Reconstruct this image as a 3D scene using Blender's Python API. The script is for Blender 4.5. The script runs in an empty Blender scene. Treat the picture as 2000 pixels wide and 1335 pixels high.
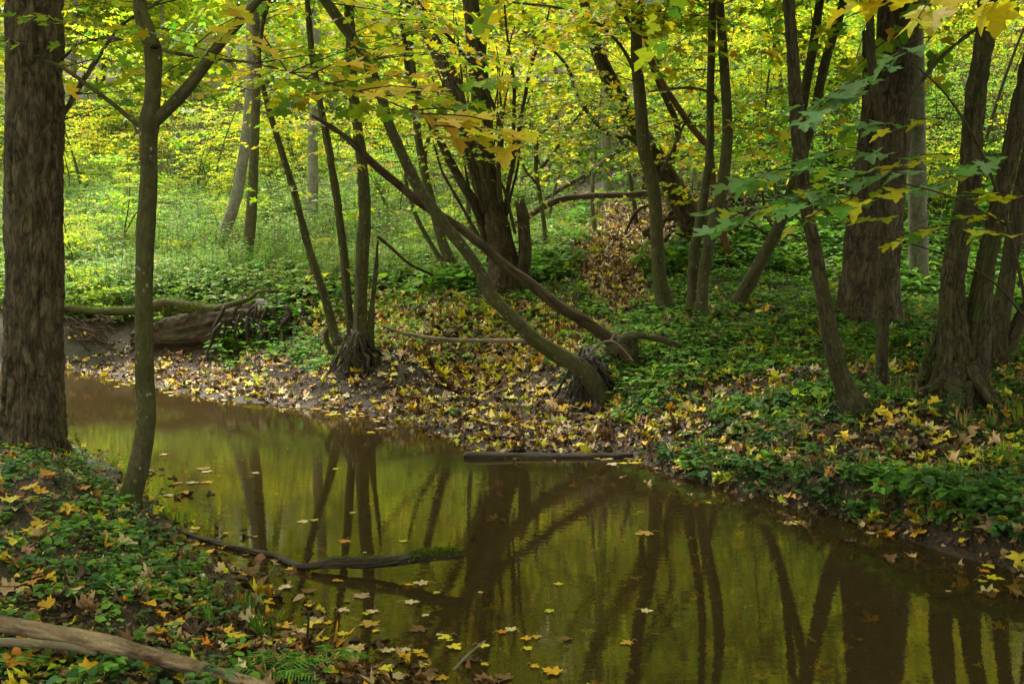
import bpy, math, random
import numpy as np
from mathutils import Vector

# ------------------------------------------------------------------ camera, world, sun, exposure
random.seed(7)
RG = np.random.default_rng(11)
sc = bpy.context.scene
FPX = 1944.0
CAM = np.array([0.0, 0.0, 1.5])
PITCH = math.atan((667.5 - 515.0) / FPX)
cam_data = bpy.data.cameras.new("camera")
cam = bpy.data.objects.new("camera", cam_data)
sc.collection.objects.link(cam)
cam.location = CAM
cam.rotation_euler = (math.radians(90) - PITCH, 0, 0)
cam_data.sensor_width = 36.0
cam_data.lens = 36.0 * FPX / 2000.0
cam_data.clip_start = 0.05
cam_data.clip_end = 600.0
sc.camera = cam

SUN_EL, SUN_AZ = math.radians(60), math.radians(-30)      # azimuth from +Y towards +X
world = bpy.data.worlds.new("World")
sc.world = world
world.use_nodes = True
wn = world.node_tree.nodes
wn.clear()
w_out = wn.new("ShaderNodeOutputWorld")
w_bg = wn.new("ShaderNodeBackground")
w_sky = wn.new("ShaderNodeTexSky")
w_sky.sky_type = 'NISHITA'
w_sky.sun_disc = False
w_sky.sun_elevation = SUN_EL
w_sky.sun_rotation = SUN_AZ
w_sky.air_density = 1.0
w_sky.dust_density = 4.0
w_sky.ozone_density = 0.6
w_bg.inputs[1].default_value = 0.15
w_mix = wn.new("ShaderNodeMix")                 # thin cloud: the blue of the sky is mostly veiled
w_mix.data_type = 'RGBA'
w_mix.inputs[0].default_value = 0.75
w_mix.inputs[7].default_value = (7.0, 6.4, 4.9, 1)
world.node_tree.links.new(w_sky.outputs[0], w_mix.inputs[6])
world.node_tree.links.new(w_mix.outputs[2], w_bg.inputs[0])
world.node_tree.links.new(w_bg.outputs[0], w_out.inputs[0])

sl = bpy.data.lights.new("sun", 'SUN')
sl.energy = 3.1
sl.angle = math.radians(22)
sl.color = (1.0, 0.93, 0.80)
so = bpy.data.objects.new("sun", sl)
sc.collection.objects.link(so)
sdir = Vector((math.sin(SUN_AZ) * math.cos(SUN_EL), math.cos(SUN_AZ) * math.cos(SUN_EL), math.sin(SUN_EL)))
so.rotation_euler = sdir.to_track_quat('Z', 'Y').to_euler()
so.location = (0, 0, 30)

sc.view_settings.view_transform = 'Standard'
sc.view_settings.look = 'None'
sc.view_settings.exposure = 1.45
sc.view_settings.gamma = 1.0
sc.cycles.max_bounces = 8
sc.cycles.diffuse_bounces = 4
sc.cycles.glossy_bounces = 2
sc.cycles.transmission_bounces = 6
sc.cycles.transparent_max_bounces = 8
sc.cycles.caustics_reflective = False
sc.cycles.caustics_refractive = False
sc.cycles.use_adaptive_sampling = True
sc.cycles.adaptive_threshold = 0.015
sc.cycles.sample_clamp_indirect = 6.0
sc.cycles.use_denoising = True
sc.cycles.denoiser = 'OPENIMAGEDENOISE'
try:
    sc.cycles.denoising_prefilter = 'ACCURATE'
    sc.cycles.denoising_input_passes = 'RGB_ALBEDO_NORMAL'
except Exception:
    pass

# ------------------------------------------------------------------ helpers: geometry of the view
CP, SP = math.cos(PITCH), math.sin(PITCH)


def at(px, py, Y):
    """point at world depth Y seen at photograph pixel (px, py)"""
    u = (px - 1000.0) / FPX
    v = (667.5 - py) / FPX
    d = np.array([u, CP + v * SP, -SP + v * CP])
    return CAM + d * (Y / d[1])


# ------------------------------------------------------------------ helpers: noise
def _hash(ix, iy, iz, seed):
    h = (ix * 374761393 + iy * 668265263 + iz * 2147483647 + seed * 1274126177) & 0xFFFFFFFF
    h = ((h ^ (h >> 13)) * 1274126177) & 0xFFFFFFFF
    h = (h ^ (h >> 16)) & 0xFFFFFFFF
    return h.astype(np.float64) / 4294967295.0


def vnoise(p, seed=0):
    p = np.asarray(p, dtype=np.float64)
    i = np.floor(p).astype(np.int64)
    f = p - i
    f = f * f * (3 - 2 * f)
    r = 0
    for dx in (0, 1):
        wx = f[..., 0] if dx else 1 - f[..., 0]
        for dy in (0, 1):
            wy = f[..., 1] if dy else 1 - f[..., 1]
            for dz in (0, 1):
                wz = f[..., 2] if dz else 1 - f[..., 2]
                r = r + wx * wy * wz * _hash(i[..., 0] + dx, i[..., 1] + dy, i[..., 2] + dz, seed)
    return r


def fbm(p, octv=3, seed=0):
    r, a, t = 0, 1.0, 0
    p = np.asarray(p, dtype=np.float64)
    for k in range(octv):
        r = r + a * (vnoise(p * (2.03 ** k), seed + k) - .5)
        t += a
        a *= .5
    return r / t * 2.0


def n2(x, y, s, seed=0, octv=3):
    return fbm(np.stack([x * s, y * s, np.zeros_like(x)], -1), octv, seed)


# ------------------------------------------------------------------ helpers: meshes
def mesh_from(name, V, F3=None, F4=None, mats=(), mi=None, attrs=None, smooth=True):
    me = bpy.data.meshes.new(name)
    V = np.asarray(V, dtype=np.float32)
    F3 = np.zeros((0, 3), np.int32) if F3 is None else np.asarray(F3, np.int32).reshape(-1, 3)
    F4 = np.zeros((0, 4), np.int32) if F4 is None else np.asarray(F4, np.int32).reshape(-1, 4)
    me.vertices.add(len(V))
    me.vertices.foreach_set('co', V.ravel())
    idx = np.concatenate([F3.ravel(), F4.ravel()])
    me.loops.add(len(idx))
    me.loops.foreach_set('vertex_index', idx)
    st = np.concatenate([np.arange(len(F3)) * 3, len(F3) * 3 + np.arange(len(F4)) * 4]).astype(np.int32)
    me.polygons.add(len(st))
    me.polygons.foreach_set('loop_start', st)
    if smooth:
        me.polygons.foreach_set('use_smooth', np.ones(len(st), dtype=bool))
    for m in mats:
        me.materials.append(m)
    if mi is not None:
        me.polygons.foreach_set('material_index', np.asarray(mi, np.int32))
    for k, a in (attrs or {}).items():
        a = np.asarray(a, np.float32)
        if k == 'col':
            at_ = me.attributes.new(k, 'FLOAT_COLOR', 'POINT')
            if a.shape[1] == 3:
                a = np.concatenate([a, np.ones((len(a), 1), np.float32)], 1)
            at_.data.foreach_set('color', a.ravel())
        else:
            at_ = me.attributes.new(k, 'FLOAT_VECTOR', 'POINT')
            at_.data.foreach_set('vector', a.ravel())
    me.update(calc_edges=True)
    return me


class Bag:
    """collects pieces that form ONE mesh"""
    def __init__(s):
        s.V, s.F3, s.F4, s.C, s.B, s.m3, s.m4, s.n = [], [], [], [], [], [], [], 0

    def add(s, V, F3=None, F4=None, col=None, bk=None, mi=0):
        V = np.asarray(V, np.float64)
        n = len(V)
        s.V.append(V)
        if F3 is not None and len(F3):
            F3 = np.asarray(F3, np.int64)
            s.F3.append(F3 + s.n)
            s.m3.append(np.full(len(F3), mi))
        if F4 is not None and len(F4):
            F4 = np.asarray(F4, np.int64)
            s.F4.append(F4 + s.n)
            s.m4.append(np.full(len(F4), mi))
        s.C.append(np.full((n, 3), .5) if col is None else np.broadcast_to(np.asarray(col, float), (n, 3)))
        s.B.append(V if bk is None else bk)
        s.n += n

    def obj(s, name, mats, parent=None, origin=None, smooth=True):
        V = np.concatenate(s.V)
        if origin is None:
            origin = np.zeros(3)
        me = mesh_from(name, V - origin,
                       np.concatenate(s.F3) if s.F3 else None, np.concatenate(s.F4) if s.F4 else None,
                       mats, np.concatenate((s.m3 or [np.zeros(0)]) + (s.m4 or [np.zeros(0)])) if len(mats) > 1 else None,
                       {'col': np.concatenate(s.C), 'bk': np.concatenate(s.B)}, smooth)
        o = bpy.data.objects.new(name, me)
        sc.collection.objects.link(o)
        if parent is not None:
            o.parent = parent
            o.location = Vector(origin) - parent.location
        else:
            o.location = origin
        return o


def root(name, loc, label, cat, group=None):
    o = bpy.data.objects.new(name, None)
    sc.collection.objects.link(o)
    o.location = loc
    o.empty_display_size = .2
    tag(o, label, cat, group)
    return o


def tag(o, label=None, cat=None, group=None, kind=None):
    if label: o['label'] = label
    if cat: o['category'] = cat
    if group: o['group'] = group
    if kind: o['kind'] = kind
    return o


def copy_tree(o, loc, rz, s, label=None, group=None):
    r = o.copy()
    sc.collection.objects.link(r)
    r.location = loc
    r.rotation_euler = (0, 0, rz)
    r.scale = (s, s, s)
    if label: r['label'] = label
    if group: r['group'] = group
    for ch in list(o.children):
        c = ch.copy()
        sc.collection.objects.link(c)
        c.parent = r
    return r


def catmull(P, step):
    P = np.asarray(P, float)
    if len(P) == 2:
        n = max(2, int(np.linalg.norm(P[1, :3] - P[0, :3]) / step) + 1)
        t = np.linspace(0, 1, n)[:, None]
        return P[0] * (1 - t) + P[1] * t
    Q = np.vstack([2 * P[0] - P[1], P, 2 * P[-1] - P[-2]])
    out = []
    for i in range(1, len(Q) - 2):
        p0, p1, p2, p3 = Q[i - 1], Q[i], Q[i + 1], Q[i + 2]
        n = max(1, int(np.linalg.norm(p2[:3] - p1[:3]) / step))
        t = (np.arange(n) / n)[:, None]
        out.append(.5 * ((2 * p1) + (-p0 + p2) * t + (2 * p0 - 5 * p1 + 4 * p2 - p3) * t * t + (-p0 + 3 * p1 - 3 * p2 + p3) * t ** 3))
    out.append(P[-1:])
    return np.concatenate(out)


def tube(bag, P, nseg=10, step=.05, wob=.05, ridge=0.0, rf=26.0, seed=0, caps=True, jag=0.0, col=None, mi=0, flute=0.0):
    """P rows: x y z radius. Adds a tapered, uneven limb to bag."""
    R = catmull(P, step)
    C, r = R[:, :3], np.maximum(R[:, 3] * (.88 if wob else 1.0), .0006)
    T = np.gradient(C, axis=0)
    T /= np.linalg.norm(T, axis=1)[:, None] + 1e-9
    ref = np.array([0, -1.0, 0]) if abs(T[0, 1]) < .8 else np.array([1.0, 0, 0])
    N = np.zeros_like(T)
    n = np.cross(T[0], np.cross(ref, T[0]))
    for i in range(len(T)):
        n = n - T[i] * np.dot(n, T[i])
        n /= np.linalg.norm(n) + 1e-9
        N[i] = n
    Bn = np.cross(T, N)
    s = np.concatenate([[0], np.cumsum(np.linalg.norm(np.diff(C, axis=0), axis=1))])
    a = np.linspace(0, 2 * np.pi, nseg, endpoint=False)
    ca, sa = np.cos(a), np.sin(a)
    rm = float(np.median(r))
    if wob: r = r * (1 + wob * .9 * fbm(np.stack([s * 2.2 / max(rm * 12, .25), np.full_like(s, seed * 1.3), np.zeros_like(s)], -1), 3, seed + 3))
    bk = np.stack([np.outer(r, ca), np.outer(r, sa), np.repeat(s[:, None], nseg, 1)], -1) + np.array([seed * 1.7, seed * .9, 0])
    d = np.ones((len(r), nseg))
    q = np.stack([np.outer(np.ones(len(r)), ca) * 1.3, np.outer(np.ones(len(r)), sa) * 1.3, np.repeat(s[:, None] / (rm * 5), nseg, 1)], -1)
    if wob:
        d += wob * fbm(q + seed * 3.1, 3, seed)
    if flute:
        d += flute * fbm(q * np.array([2.2, 2.2, .25]) + seed, 2, seed + 5)
    rad = d * r[:, None]
    if ridge:
        w = fbm(bk * np.array([9, 9, 6]), 2, seed + 2)
        g = bk * np.array([rf, rf, rf * .16]) + w[..., None] * np.array([.8, .8, .0])
        k = 1 - np.abs(fbm(g, 2, seed + 9)) * 2.2
        rad -= ridge * (np.clip(k, 0, 1) ** 1.5)
        rad += ridge * .35 * fbm(bk * rf * 2.2, 2, seed + 4)
    V = C[:, None] + N[:, None] * (rad * ca)[..., None] + Bn[:, None] * (rad * sa)[..., None]
    if jag:
        V[-1] += T[-1] * (jag * (RG.random(nseg)[:, None] - .3))
    m = len(r)
    i = np.arange(m - 1)[:, None] * nseg
    j = np.arange(nseg)[None]
    j2 = (j + 1) % nseg
    F4 = np.stack([i + j, i + j2, i + nseg + j2, i + nseg + j], -1).reshape(-1, 4)
    V = V.reshape(-1, 3)
    bk = bk.reshape(-1, 3)
    F3 = []
    if caps:
        c0, c1 = len(V), len(V) + 1
        V = np.vstack([V, C[0], C[-1] - T[-1] * r[-1] * (.5 if jag else 0)])
        bk = np.vstack([bk, bk[0], bk[-1]])
        jj = np.arange(nseg)
        F3 = np.concatenate([np.stack([np.full(nseg, c0), (jj + 1) % nseg, jj], -1),
                             np.stack([np.full(nseg, c1), (m - 1) * nseg + jj, (m - 1) * nseg + (jj + 1) % nseg], -1)])
    bag.add(V, F3, F4, col=col, bk=bk, mi=mi)
    return R


# ------------------------------------------------------------------ leaf shapes (base at origin, tip along +Y, unit length)
def _fan(out, centre):
    V = np.array([centre] + out)
    n = len(out)
    F = np.array([[0, i + 1, (i + 1) % n + 1] for i in range(n)])
    return V, F


def _sym(half, tip):
    """half: right side from base to just before the tip"""
    return [(0, 0)] + half + [tip] + [(-x, y) for x, y in half[::-1]]


MAPLE_HI = _fan(_sym([(.10, -.07), (.30, -.10), (.44, -.02), (.36, .06), (.33, .14), (.47, .22), (.66, .40), (.52, .42), (.45, .50), (.36, .46), (.21, .46),
                      (.25, .62), (.31, .74), (.17, .78), (.11, .90)], (0, 1.0)), (0, .28))
MAPLE_MD = _fan(_sym([(.30, -.10), (.42, 0), (.32, .14), (.65, .40), (.40, .48), (.19, .46), (.30, .74), (.12, .84)], (0, 1.0)), (0, .28))
MAPLE_LO = _fan(_sym([(.42, 0), (.62, .42), (.20, .48), (.26, .76)], (0, 1.0)), (0, .3))
LEAF_LO = (np.array([(0, 0), (.30, .35), (0, 1), (-.30, .35)]), np.array([[0, 1, 2], [0, 2, 3]]))
OVATE = _fan(_sym([(.16, .06), (.30, .25), (.30, .45), (.18, .75)], (0, 1.0)), (0, .4))
LANCE = _fan(_sym([(.10, .15), (.14, .4), (.08, .75)], (0, 1.0)), (0, .4))
ROUND = _fan([(0, .10)] + [(.52 * math.sin(t), .5 - .5 * math.cos(t)) for t in np.linspace(.45, 2 * math.pi - .45, 11)], (0, .42))


def leaves(bag, pos, fwd, nor, size, col, tmpl, fold=0.12, curl=0.15, crump=0.0, mi=0, wid=None):
    N = len(pos)
    if N == 0:
        return
    T, F = tmpl
    K = len(T)
    f = fwd / (np.linalg.norm(fwd, axis=1)[:, None] + 1e-9)
    n = nor - f * np.sum(nor * f, 1)[:, None]
    n /= np.linalg.norm(n, axis=1)[:, None] + 1e-9
    r = np.cross(f, n)
    fo = (np.asarray(fold) * (RG.random(N) * 1.6 + .2))[:, None]
    cu = (np.asarray(curl) * (RG.normal(size=N) * .8 + .4))[:, None]
    tw = RG.normal(size=N)[:, None] * fold * .5
    x = np.repeat(T[None, :, 0], N, 0)
    if wid is not None:
        x = x * wid[:, None]
    y = np.repeat(T[None, :, 1], N, 0)
    z = fo * np.abs(x) * 1.6 - cu * (y - .3) ** 2 + tw * x * y
    if crump:
        z = z + crump * RG.normal(size=(N, K)) * .12
    s = size[:, None, None]
    V = pos[:, None] + s * (x[..., None] * r[:, None] + y[..., None] * f[:, None] + z[..., None] * n[:, None])
    FF = (F[None] + (np.arange(N) * K)[:, None, None]).reshape(-1, 3)
    tx = np.stack([x + np.arange(N)[:, None] * 3.7, y, z], -1)
    bag.add(V.reshape(-1, 3), FF, None, np.repeat(col, K, 0), tx.reshape(-1, 3), mi)


_fz = [(0, -.02)] + [p for i in range(7) for p in ((.085 * (1 - .10 * i) + .02, .08 + i * .13), (.02, .14 + i * .13))]
FROND = (np.array([(0, 0)] + _fz[1:] + [(0, 1)] + [(-x, y) for x, y in _fz[:0:-1]]), None)
_n = len(FROND[0])
FROND = (np.vstack([FROND[0], [(0, .5)]]), np.array([[_n, i, (i + 1) % _n] for i in range(_n)]))
YEL = (.58, .51, .03); GOLD = (.62, .37, .02); ORA = (.55, .24, .025); LIME = (.27, .42, .03); YGR = (.42, .47, .035)
GRN = (.12, .27, .035); MGR = (.16, .34, .05); DGR = (.045, .13, .035); BLG = (.10, .22, .11)
BRN = (.17, .085, .035); DBR = (.06, .035, .02); CRM = (.58, .48, .28); TAN = (.33, .23, .11); PNK = (.42, .26, .17)


def pick(pal, N, jit=.18):
    cols = np.array([c for c, w in pal])
    w = np.array([w for c, w in pal], float)
    i = RG.choice(len(pal), N, p=w / w.sum())
    c = cols[i] * (1 + jit * RG.normal(size=(N, 1))) * (1 + jit * .35 * RG.normal(size=(N, 3)))
    return np.clip(c, .005, .85)


P_YEL = [(YEL, 4.5), (GOLD, 1.1), (YGR, 3.5), (LIME, 2.6), (GRN, 1.4), (ORA, .15)]
P_MIX = [(YEL, 2.0), (YGR, 3.5), (LIME, 4), (GRN, 2.4), (MGR, 1.5), (GOLD, .3)]
P_GRN = [(GRN, 3), (LIME, 3), (MGR, 3), (YGR, 1.2), (YEL, .5)]
P_HERB = [(MGR, 4), (GRN, 3), (LIME, 2), (YGR, .3)]
P_DARK = [(DGR, 4), (GRN, 3), (MGR, 1)]
P_LIT = [(YEL, 2.0), (GOLD, 1.6), (ORA, .6), (CRM, 1.6), (TAN, 2.6), (PNK, 1.2), (BRN, 3.2), (DBR, 2.5), (YGR, .6)]
P_BRIGHT = [(YEL, 5), (GOLD, 3), (ORA, 1), (CRM, 1.4)]
P_DEAD = [(BRN, 4), (DBR, 5), (TAN, 2)]

# ------------------------------------------------------------------ materials
def mat_base(name):
    m = bpy.data.materials.new(name)
    m.use_nodes = True
    t = m.node_tree
    t.nodes.clear()
    o = t.nodes.new("ShaderNodeOutputMaterial")
    return m, t, o


def nd(t, typ, **kw):
    n = t.nodes.new(typ)
    for k, v in kw.items():
        if k.startswith('i_'):
            n.inputs[k[2:].replace('_', ' ')].default_value = v
        else:
            setattr(n, k, v)
    return n


def ramp(t, fac, stops):
    r = t.nodes.new("ShaderNodeValToRGB")
    e = r.color_ramp.elements
    while len(e) < len(stops):
        e.new(.5)
    for x, (p, c) in zip(e, stops):
        x.position = p
        x.color = (*c, 1) if len(c) == 3 else c
    t.links.new(fac, r.inputs[0])
    return r.outputs[0]


def mathn(t, op, a, b=None, clamp=False):
    n = t.nodes.new("ShaderNodeMath")
    n.operation = op
    n.use_clamp = clamp
    for i, v in enumerate((a, b)):
        if v is None: continue
        if isinstance(v, (int, float)): n.inputs[i].default_value = v
        else: t.links.new(v, n.inputs[i])
    return n.outputs[0]


def mixc(t, fac, a, b, mode='MIX'):
    n = t.nodes.new("ShaderNodeMix")
    n.data_type = 'RGBA'
    n.blend_type = mode
    for s, v in ((n.inputs[0], fac), (n.inputs[6], a), (n.inputs[7], b)):
        if isinstance(v, (int, float)): s.default_value = v
        elif isinstance(v, tuple): s.default_value = (*v, 1) if len(v) == 3 else v
        else: t.links.new(v, s)
    return n.outputs[2]


def noise(t, vec, scale, detail=4, rough=.6, dist=0.0):
    n = nd(t, "ShaderNodeTexNoise")
    n.inputs['Scale'].default_value = scale
    n.inputs['Detail'].default_value = detail
    n.inputs['Roughness'].default_value = rough
    n.inputs['Distortion'].default_value = dist
    if vec is not None: t.links.new(vec, n.inputs['Vector'])
    return n.outputs['Fac']


def attr(t, name, vec=False):
    a = nd(t, "ShaderNodeAttribute")
    a.attribute_name = name
    return a.outputs['Vector' if vec else 'Color']


def scaled(t, vec, s):
    m = nd(t, "ShaderNodeMapping")
    m.inputs['Scale'].default_value = s
    t.links.new(vec, m.inputs['Vector'])
    return m.outputs[0]


def bark(name, dark, light, moss=(.05, .075, .012), mossy=.4, ridge=20, stretch=.14, bump=.6, lichen=0.0, rough=.85, spec=.25):
    m, t, o = mat_base(name)
    b = attr(t, 'bk', True)
    v = scaled(t, b, (ridge, ridge, ridge * stretch))
    n1 = noise(t, v, 1.0, 7, .62, .45)
    fine = noise(t, b, 90, 3, .6)
    blot = noise(t, b, 6.0, 5, .7)
    rid = mathn(t, 'MULTIPLY', mathn(t, 'ABSOLUTE', mathn(t, 'SUBTRACT', n1, .5)), 3.2, True)
    base = mixc(t, ramp(t, rid, [(.04, (0, 0, 0)), (.34, (1, 1, 1))]), dark, light)  # dark furrows, deepened in colour to stand in for weak crevice shade
    base = mixc(t, ramp(t, fine, [(.35, (0, 0, 0)), (.7, (1, 1, 1))]), base, mixc(t, .5, base, tuple(c * .55 for c in dark)))
    base = mixc(t, mathn(t, 'MULTIPLY', ramp(t, blot, [(.35, (0, 0, 0)), (.7, (1, 1, 1))]), .5), base, tuple(c * 1.25 for c in light))
    base = mixc(t, ramp(t, noise(t, scaled(t, b, (9, 9, 4)), 1.0, 5, .7), [(.50, (0, 0, 0)), (.66, (.75, .75, .75))]), base, mixc(t, 1.0, base, (.42, .40, .38), 'MULTIPLY'))
    mo = noise(t, b, 3.3, 6, .75)
    base = mixc(t, mathn(t, 'MULTIPLY', ramp(t, mo, [(.62 - .35 * mossy, (0, 0, 0)), (.85 - .3 * mossy, (1, 1, 1))]), min(1, .35 + mossy * .6)), base, moss)
    if lichen:
        vo = nd(t, "ShaderNodeTexVoronoi")
        vo.inputs['Scale'].default_value = 26
        t.links.new(scaled(t, b, (1, 1, .7)), vo.inputs['Vector'])
        sp = ramp(t, vo.outputs['Distance'], [(.06, (1, 1, 1)), (.16 + .1 * lichen, (0, 0, 0))])
        g = ramp(t, noise(t, b, 8, 3), [(.5, (0, 0, 0)), (.62, (1, 1, 1))])
        base = mixc(t, mathn(t, 'MULTIPLY', mathn(t, 'MULTIPLY', sp, g), lichen), base, (.36, .37, .28))
    p = nd(t, "ShaderNodeBsdfPrincipled")
    t.links.new(base, p.inputs['Base Color'])
    p.inputs['Roughness'].default_value = rough
    p.inputs['Specular IOR Level'].default_value = spec
    bm = nd(t, "ShaderNodeBump")
    bm.inputs['Strength'].default_value = bump
    bm.inputs['Distance'].default_value = .02
    t.links.new(mathn(t, 'ADD', rid, mathn(t, 'MULTIPLY', fine, .25)), bm.inputs['Height'])
    t.links.new(bm.outputs[0], p.inputs['Normal'])
    t.links.new(p.outputs[0], o.inputs[0])
    return m


def leafmat(name, trans=.42, rough=.5, spec=.35, vary=.04, boost=1.0, spots=.5, wet=False):
    m, t, o = mat_base(name)
    c = attr(t, 'col')
    tx = attr(t, 'bk', True)
    oi = nd(t, "ShaderNodeObjectInfo")
    hs = nd(t, "ShaderNodeHueSaturation")
    t.links.new(mathn(t, 'ADD', .5 - vary, mathn(t, 'MULTIPLY', oi.outputs['Random'], vary * 2)), hs.inputs['Hue'])
    t.links.new(c, hs.inputs['Color'])
    hs.inputs['Value'].default_value = boost
    sp = noise(t, tx, 4.5, 4, .7)
    base = mixc(t, mathn(t, 'MULTIPLY', ramp(t, sp, [(.52, (0, 0, 0)), (.72, (1, 1, 1))]), spots), hs.outputs[0], mixc(t, 1.0, hs.outputs[0], (.55, .38, .25), 'MULTIPLY'))
    # veins: ribs fanning from the leaf base
    sx = nd(t, "ShaderNodeSeparateXYZ")
    p = nd(t, "ShaderNodeBsdfPrincipled")
    t.links.new(base, p.inputs['Base Color'])
    p.inputs['Roughness'].default_value = rough
    p.inputs['Specular IOR Level'].default_value = spec
    if wet:
        p.inputs['Coat Weight'].default_value = .15
        p.inputs['Coat Roughness'].default_value = .25
    bm = nd(t, "ShaderNodeBump")
    bm.inputs['Strength'].default_value = .35
    bm.inputs['Distance'].default_value = .01
    t.links.new(noise(t, tx, 7, 3), bm.inputs['Height'])
    t.links.new(bm.outputs[0], p.inputs['Normal'])
    if trans > 0:
        tr = nd(t, "ShaderNodeBsdfTranslucent")
        t.links.new(mixc(t, 1.0, base, (1.2, 1.3, .7), 'MULTIPLY'), tr.inputs['Color'])
        mx = nd(t, "ShaderNodeMixShader")
        mx.inputs[0].default_value = trans
        t.links.new(p.outputs[0], mx.inputs[1])
        t.links.new(tr.outputs[0], mx.inputs[2])
        t.links.new(mx.outputs[0], o.inputs[0])
    else:
        t.links.new(p.outputs[0], o.inputs[0])
    return m


M = {}
M['oak'] = bark('furrowed_bark', (.014, .010, .006), (.142, .114, .072), mossy=.2, ridge=19, stretch=.26, bump=1.0)
M['rough'] = bark('rough_bark', (.014, .010, .006), (.110, .092, .050), mossy=.42, ridge=26, stretch=.28, bump=1.0, lichen=.25)
M['smooth'] = bark('smooth_mossy_bark', (.036, .034, .018), (.098, .092, .044), moss=(.065, .074, .012), mossy=.6, ridge=20, stretch=.45, bump=.7, lichen=1.0)
M['grey'] = bark('pale_grey_bark', (.10, .10, .075), (.20, .195, .15), moss=(.09, .12, .04), mossy=.45, ridge=10, stretch=.8, bump=.2, lichen=.3)
M['willow'] = bark('willow_bark', (.012, .009, .005), (.098, .077, .040), mossy=.35, ridge=20, stretch=.16, bump=1.0)
M['twig'] = bark('twig_bark', (.028, .021, .012), (.055, .042, .024), mossy=.2, ridge=20, stretch=.4, bump=.2)
M['red'] = bark('reddish_bark', (.075, .035, .018), (.15, .07, .035), mossy=.2, ridge=20, stretch=.4, bump=.3)
M['dead'] = bark('dead_wood', (.018, .012, .007), (.10, .070, .040), mossy=.25, ridge=22, stretch=.12, bump=.7)
M['wet'] = bark('wet_dark_wood', (.008, .006, .004), (.052, .036, .021), mossy=.25, ridge=22, stretch=.12, bump=.7, rough=.5, spec=.35)
M['rotten'] = bark('rotten_wood', (.014, .009, .005), (.075, .048, .026), moss=(.04, .055, .01), mossy=.45, ridge=9, stretch=.3, bump=1.0)
M['mosslog'] = bark('mossy_wood', (.022, .017, .010), (.08, .062, .035), moss=(.075, .11, .012), mossy=.75, ridge=20, stretch=.15, bump=.6)
M['pale'] = bark('pale_bare_wood', (.075, .042, .026), (.34, .26, .17), mossy=.12, ridge=9, stretch=.35, bump=.6, lichen=.3)
M['palestick'] = bark('pale_stick', (.13, .105, .075), (.26, .22, .16), mossy=.1, ridge=30, stretch=.2, bump=.3)
M['leaf'] = leafmat('tree_leaf', .45, .5, .3, .012, spots=.7)
M['bgleaf'] = leafmat('thicket_leaf', .50, .6, .2, .02, boost=1.2, spots=.2)
M['herb'] = leafmat('herb_leaf', .35, .55, .25, .0, spots=.3)
M['litter'] = leafmat('fallen_leaf', .10, .6, .25, .0, spots=.55, wet=True)
M['moss'] = leafmat('moss', .2, .9, .1, .0, spots=.2)


def ground_mat():
    m, t, o = mat_base('forest_soil')
    g = nd(t, "ShaderNodeNewGeometry")
    pos = g.outputs['Position']
    n1 = noise(t, pos, 1.3, 5, .65)
    n2_ = noise(t, pos, 14, 5, .7)
    n3 = noise(t, pos, 60, 3, .7)
    c = mixc(t, ramp(t, n2_, [(.3, (0, 0, 0)), (.7, (1, 1, 1))]), (.016, .010, .005), (.046, .030, .015))
    c = mixc(t, mathn(t, 'MULTIPLY', ramp(t, n1, [(.45, (0, 0, 0)), (.62, (1, 1, 1))]), .7), c, (.035, .045, .012))
    c = mixc(t, ramp(t, n3, [(.55, (0, 0, 0)), (.75, (1, 1, 1))]), c, (.075, .054, .03))
    xyz = nd(t, "ShaderNodeSeparateXYZ")
    t.links.new(pos, xyz.inputs[0])
    # wet mud beside and under the water: darker, and glossy
    wetf = ramp(t, mathn(t, 'ADD', xyz.outputs[2], mathn(t, 'MULTIPLY', n2_, .04)), [(.03, (1, 1, 1)), (.14, (0, 0, 0))])
    c = mixc(t, wetf, c, mixc(t, n2_, (.016, .010, .005), (.060, .038, .018)))
    p = nd(t, "ShaderNodeBsdfPrincipled")
    t.links.new(c, p.inputs['Base Color'])
    t.links.new(ramp(t, wetf, [(0, (.9, .9, .9)), (1, (.55, .55, .55))]), p.inputs['Roughness'])
    bm = nd(t, "ShaderNodeBump")
    bm.inputs['Strength'].default_value = 1.0
    bm.inputs['Distance'].default_value = .05
    t.links.new(mathn(t, 'ADD', n2_, mathn(t, 'MULTIPLY', n3, .4)), bm.inputs['Height'])
    t.links.new(bm.outputs[0], p.inputs['Normal'])
    t.links.new(p.outputs[0], o.inputs[0])
    return m


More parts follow.
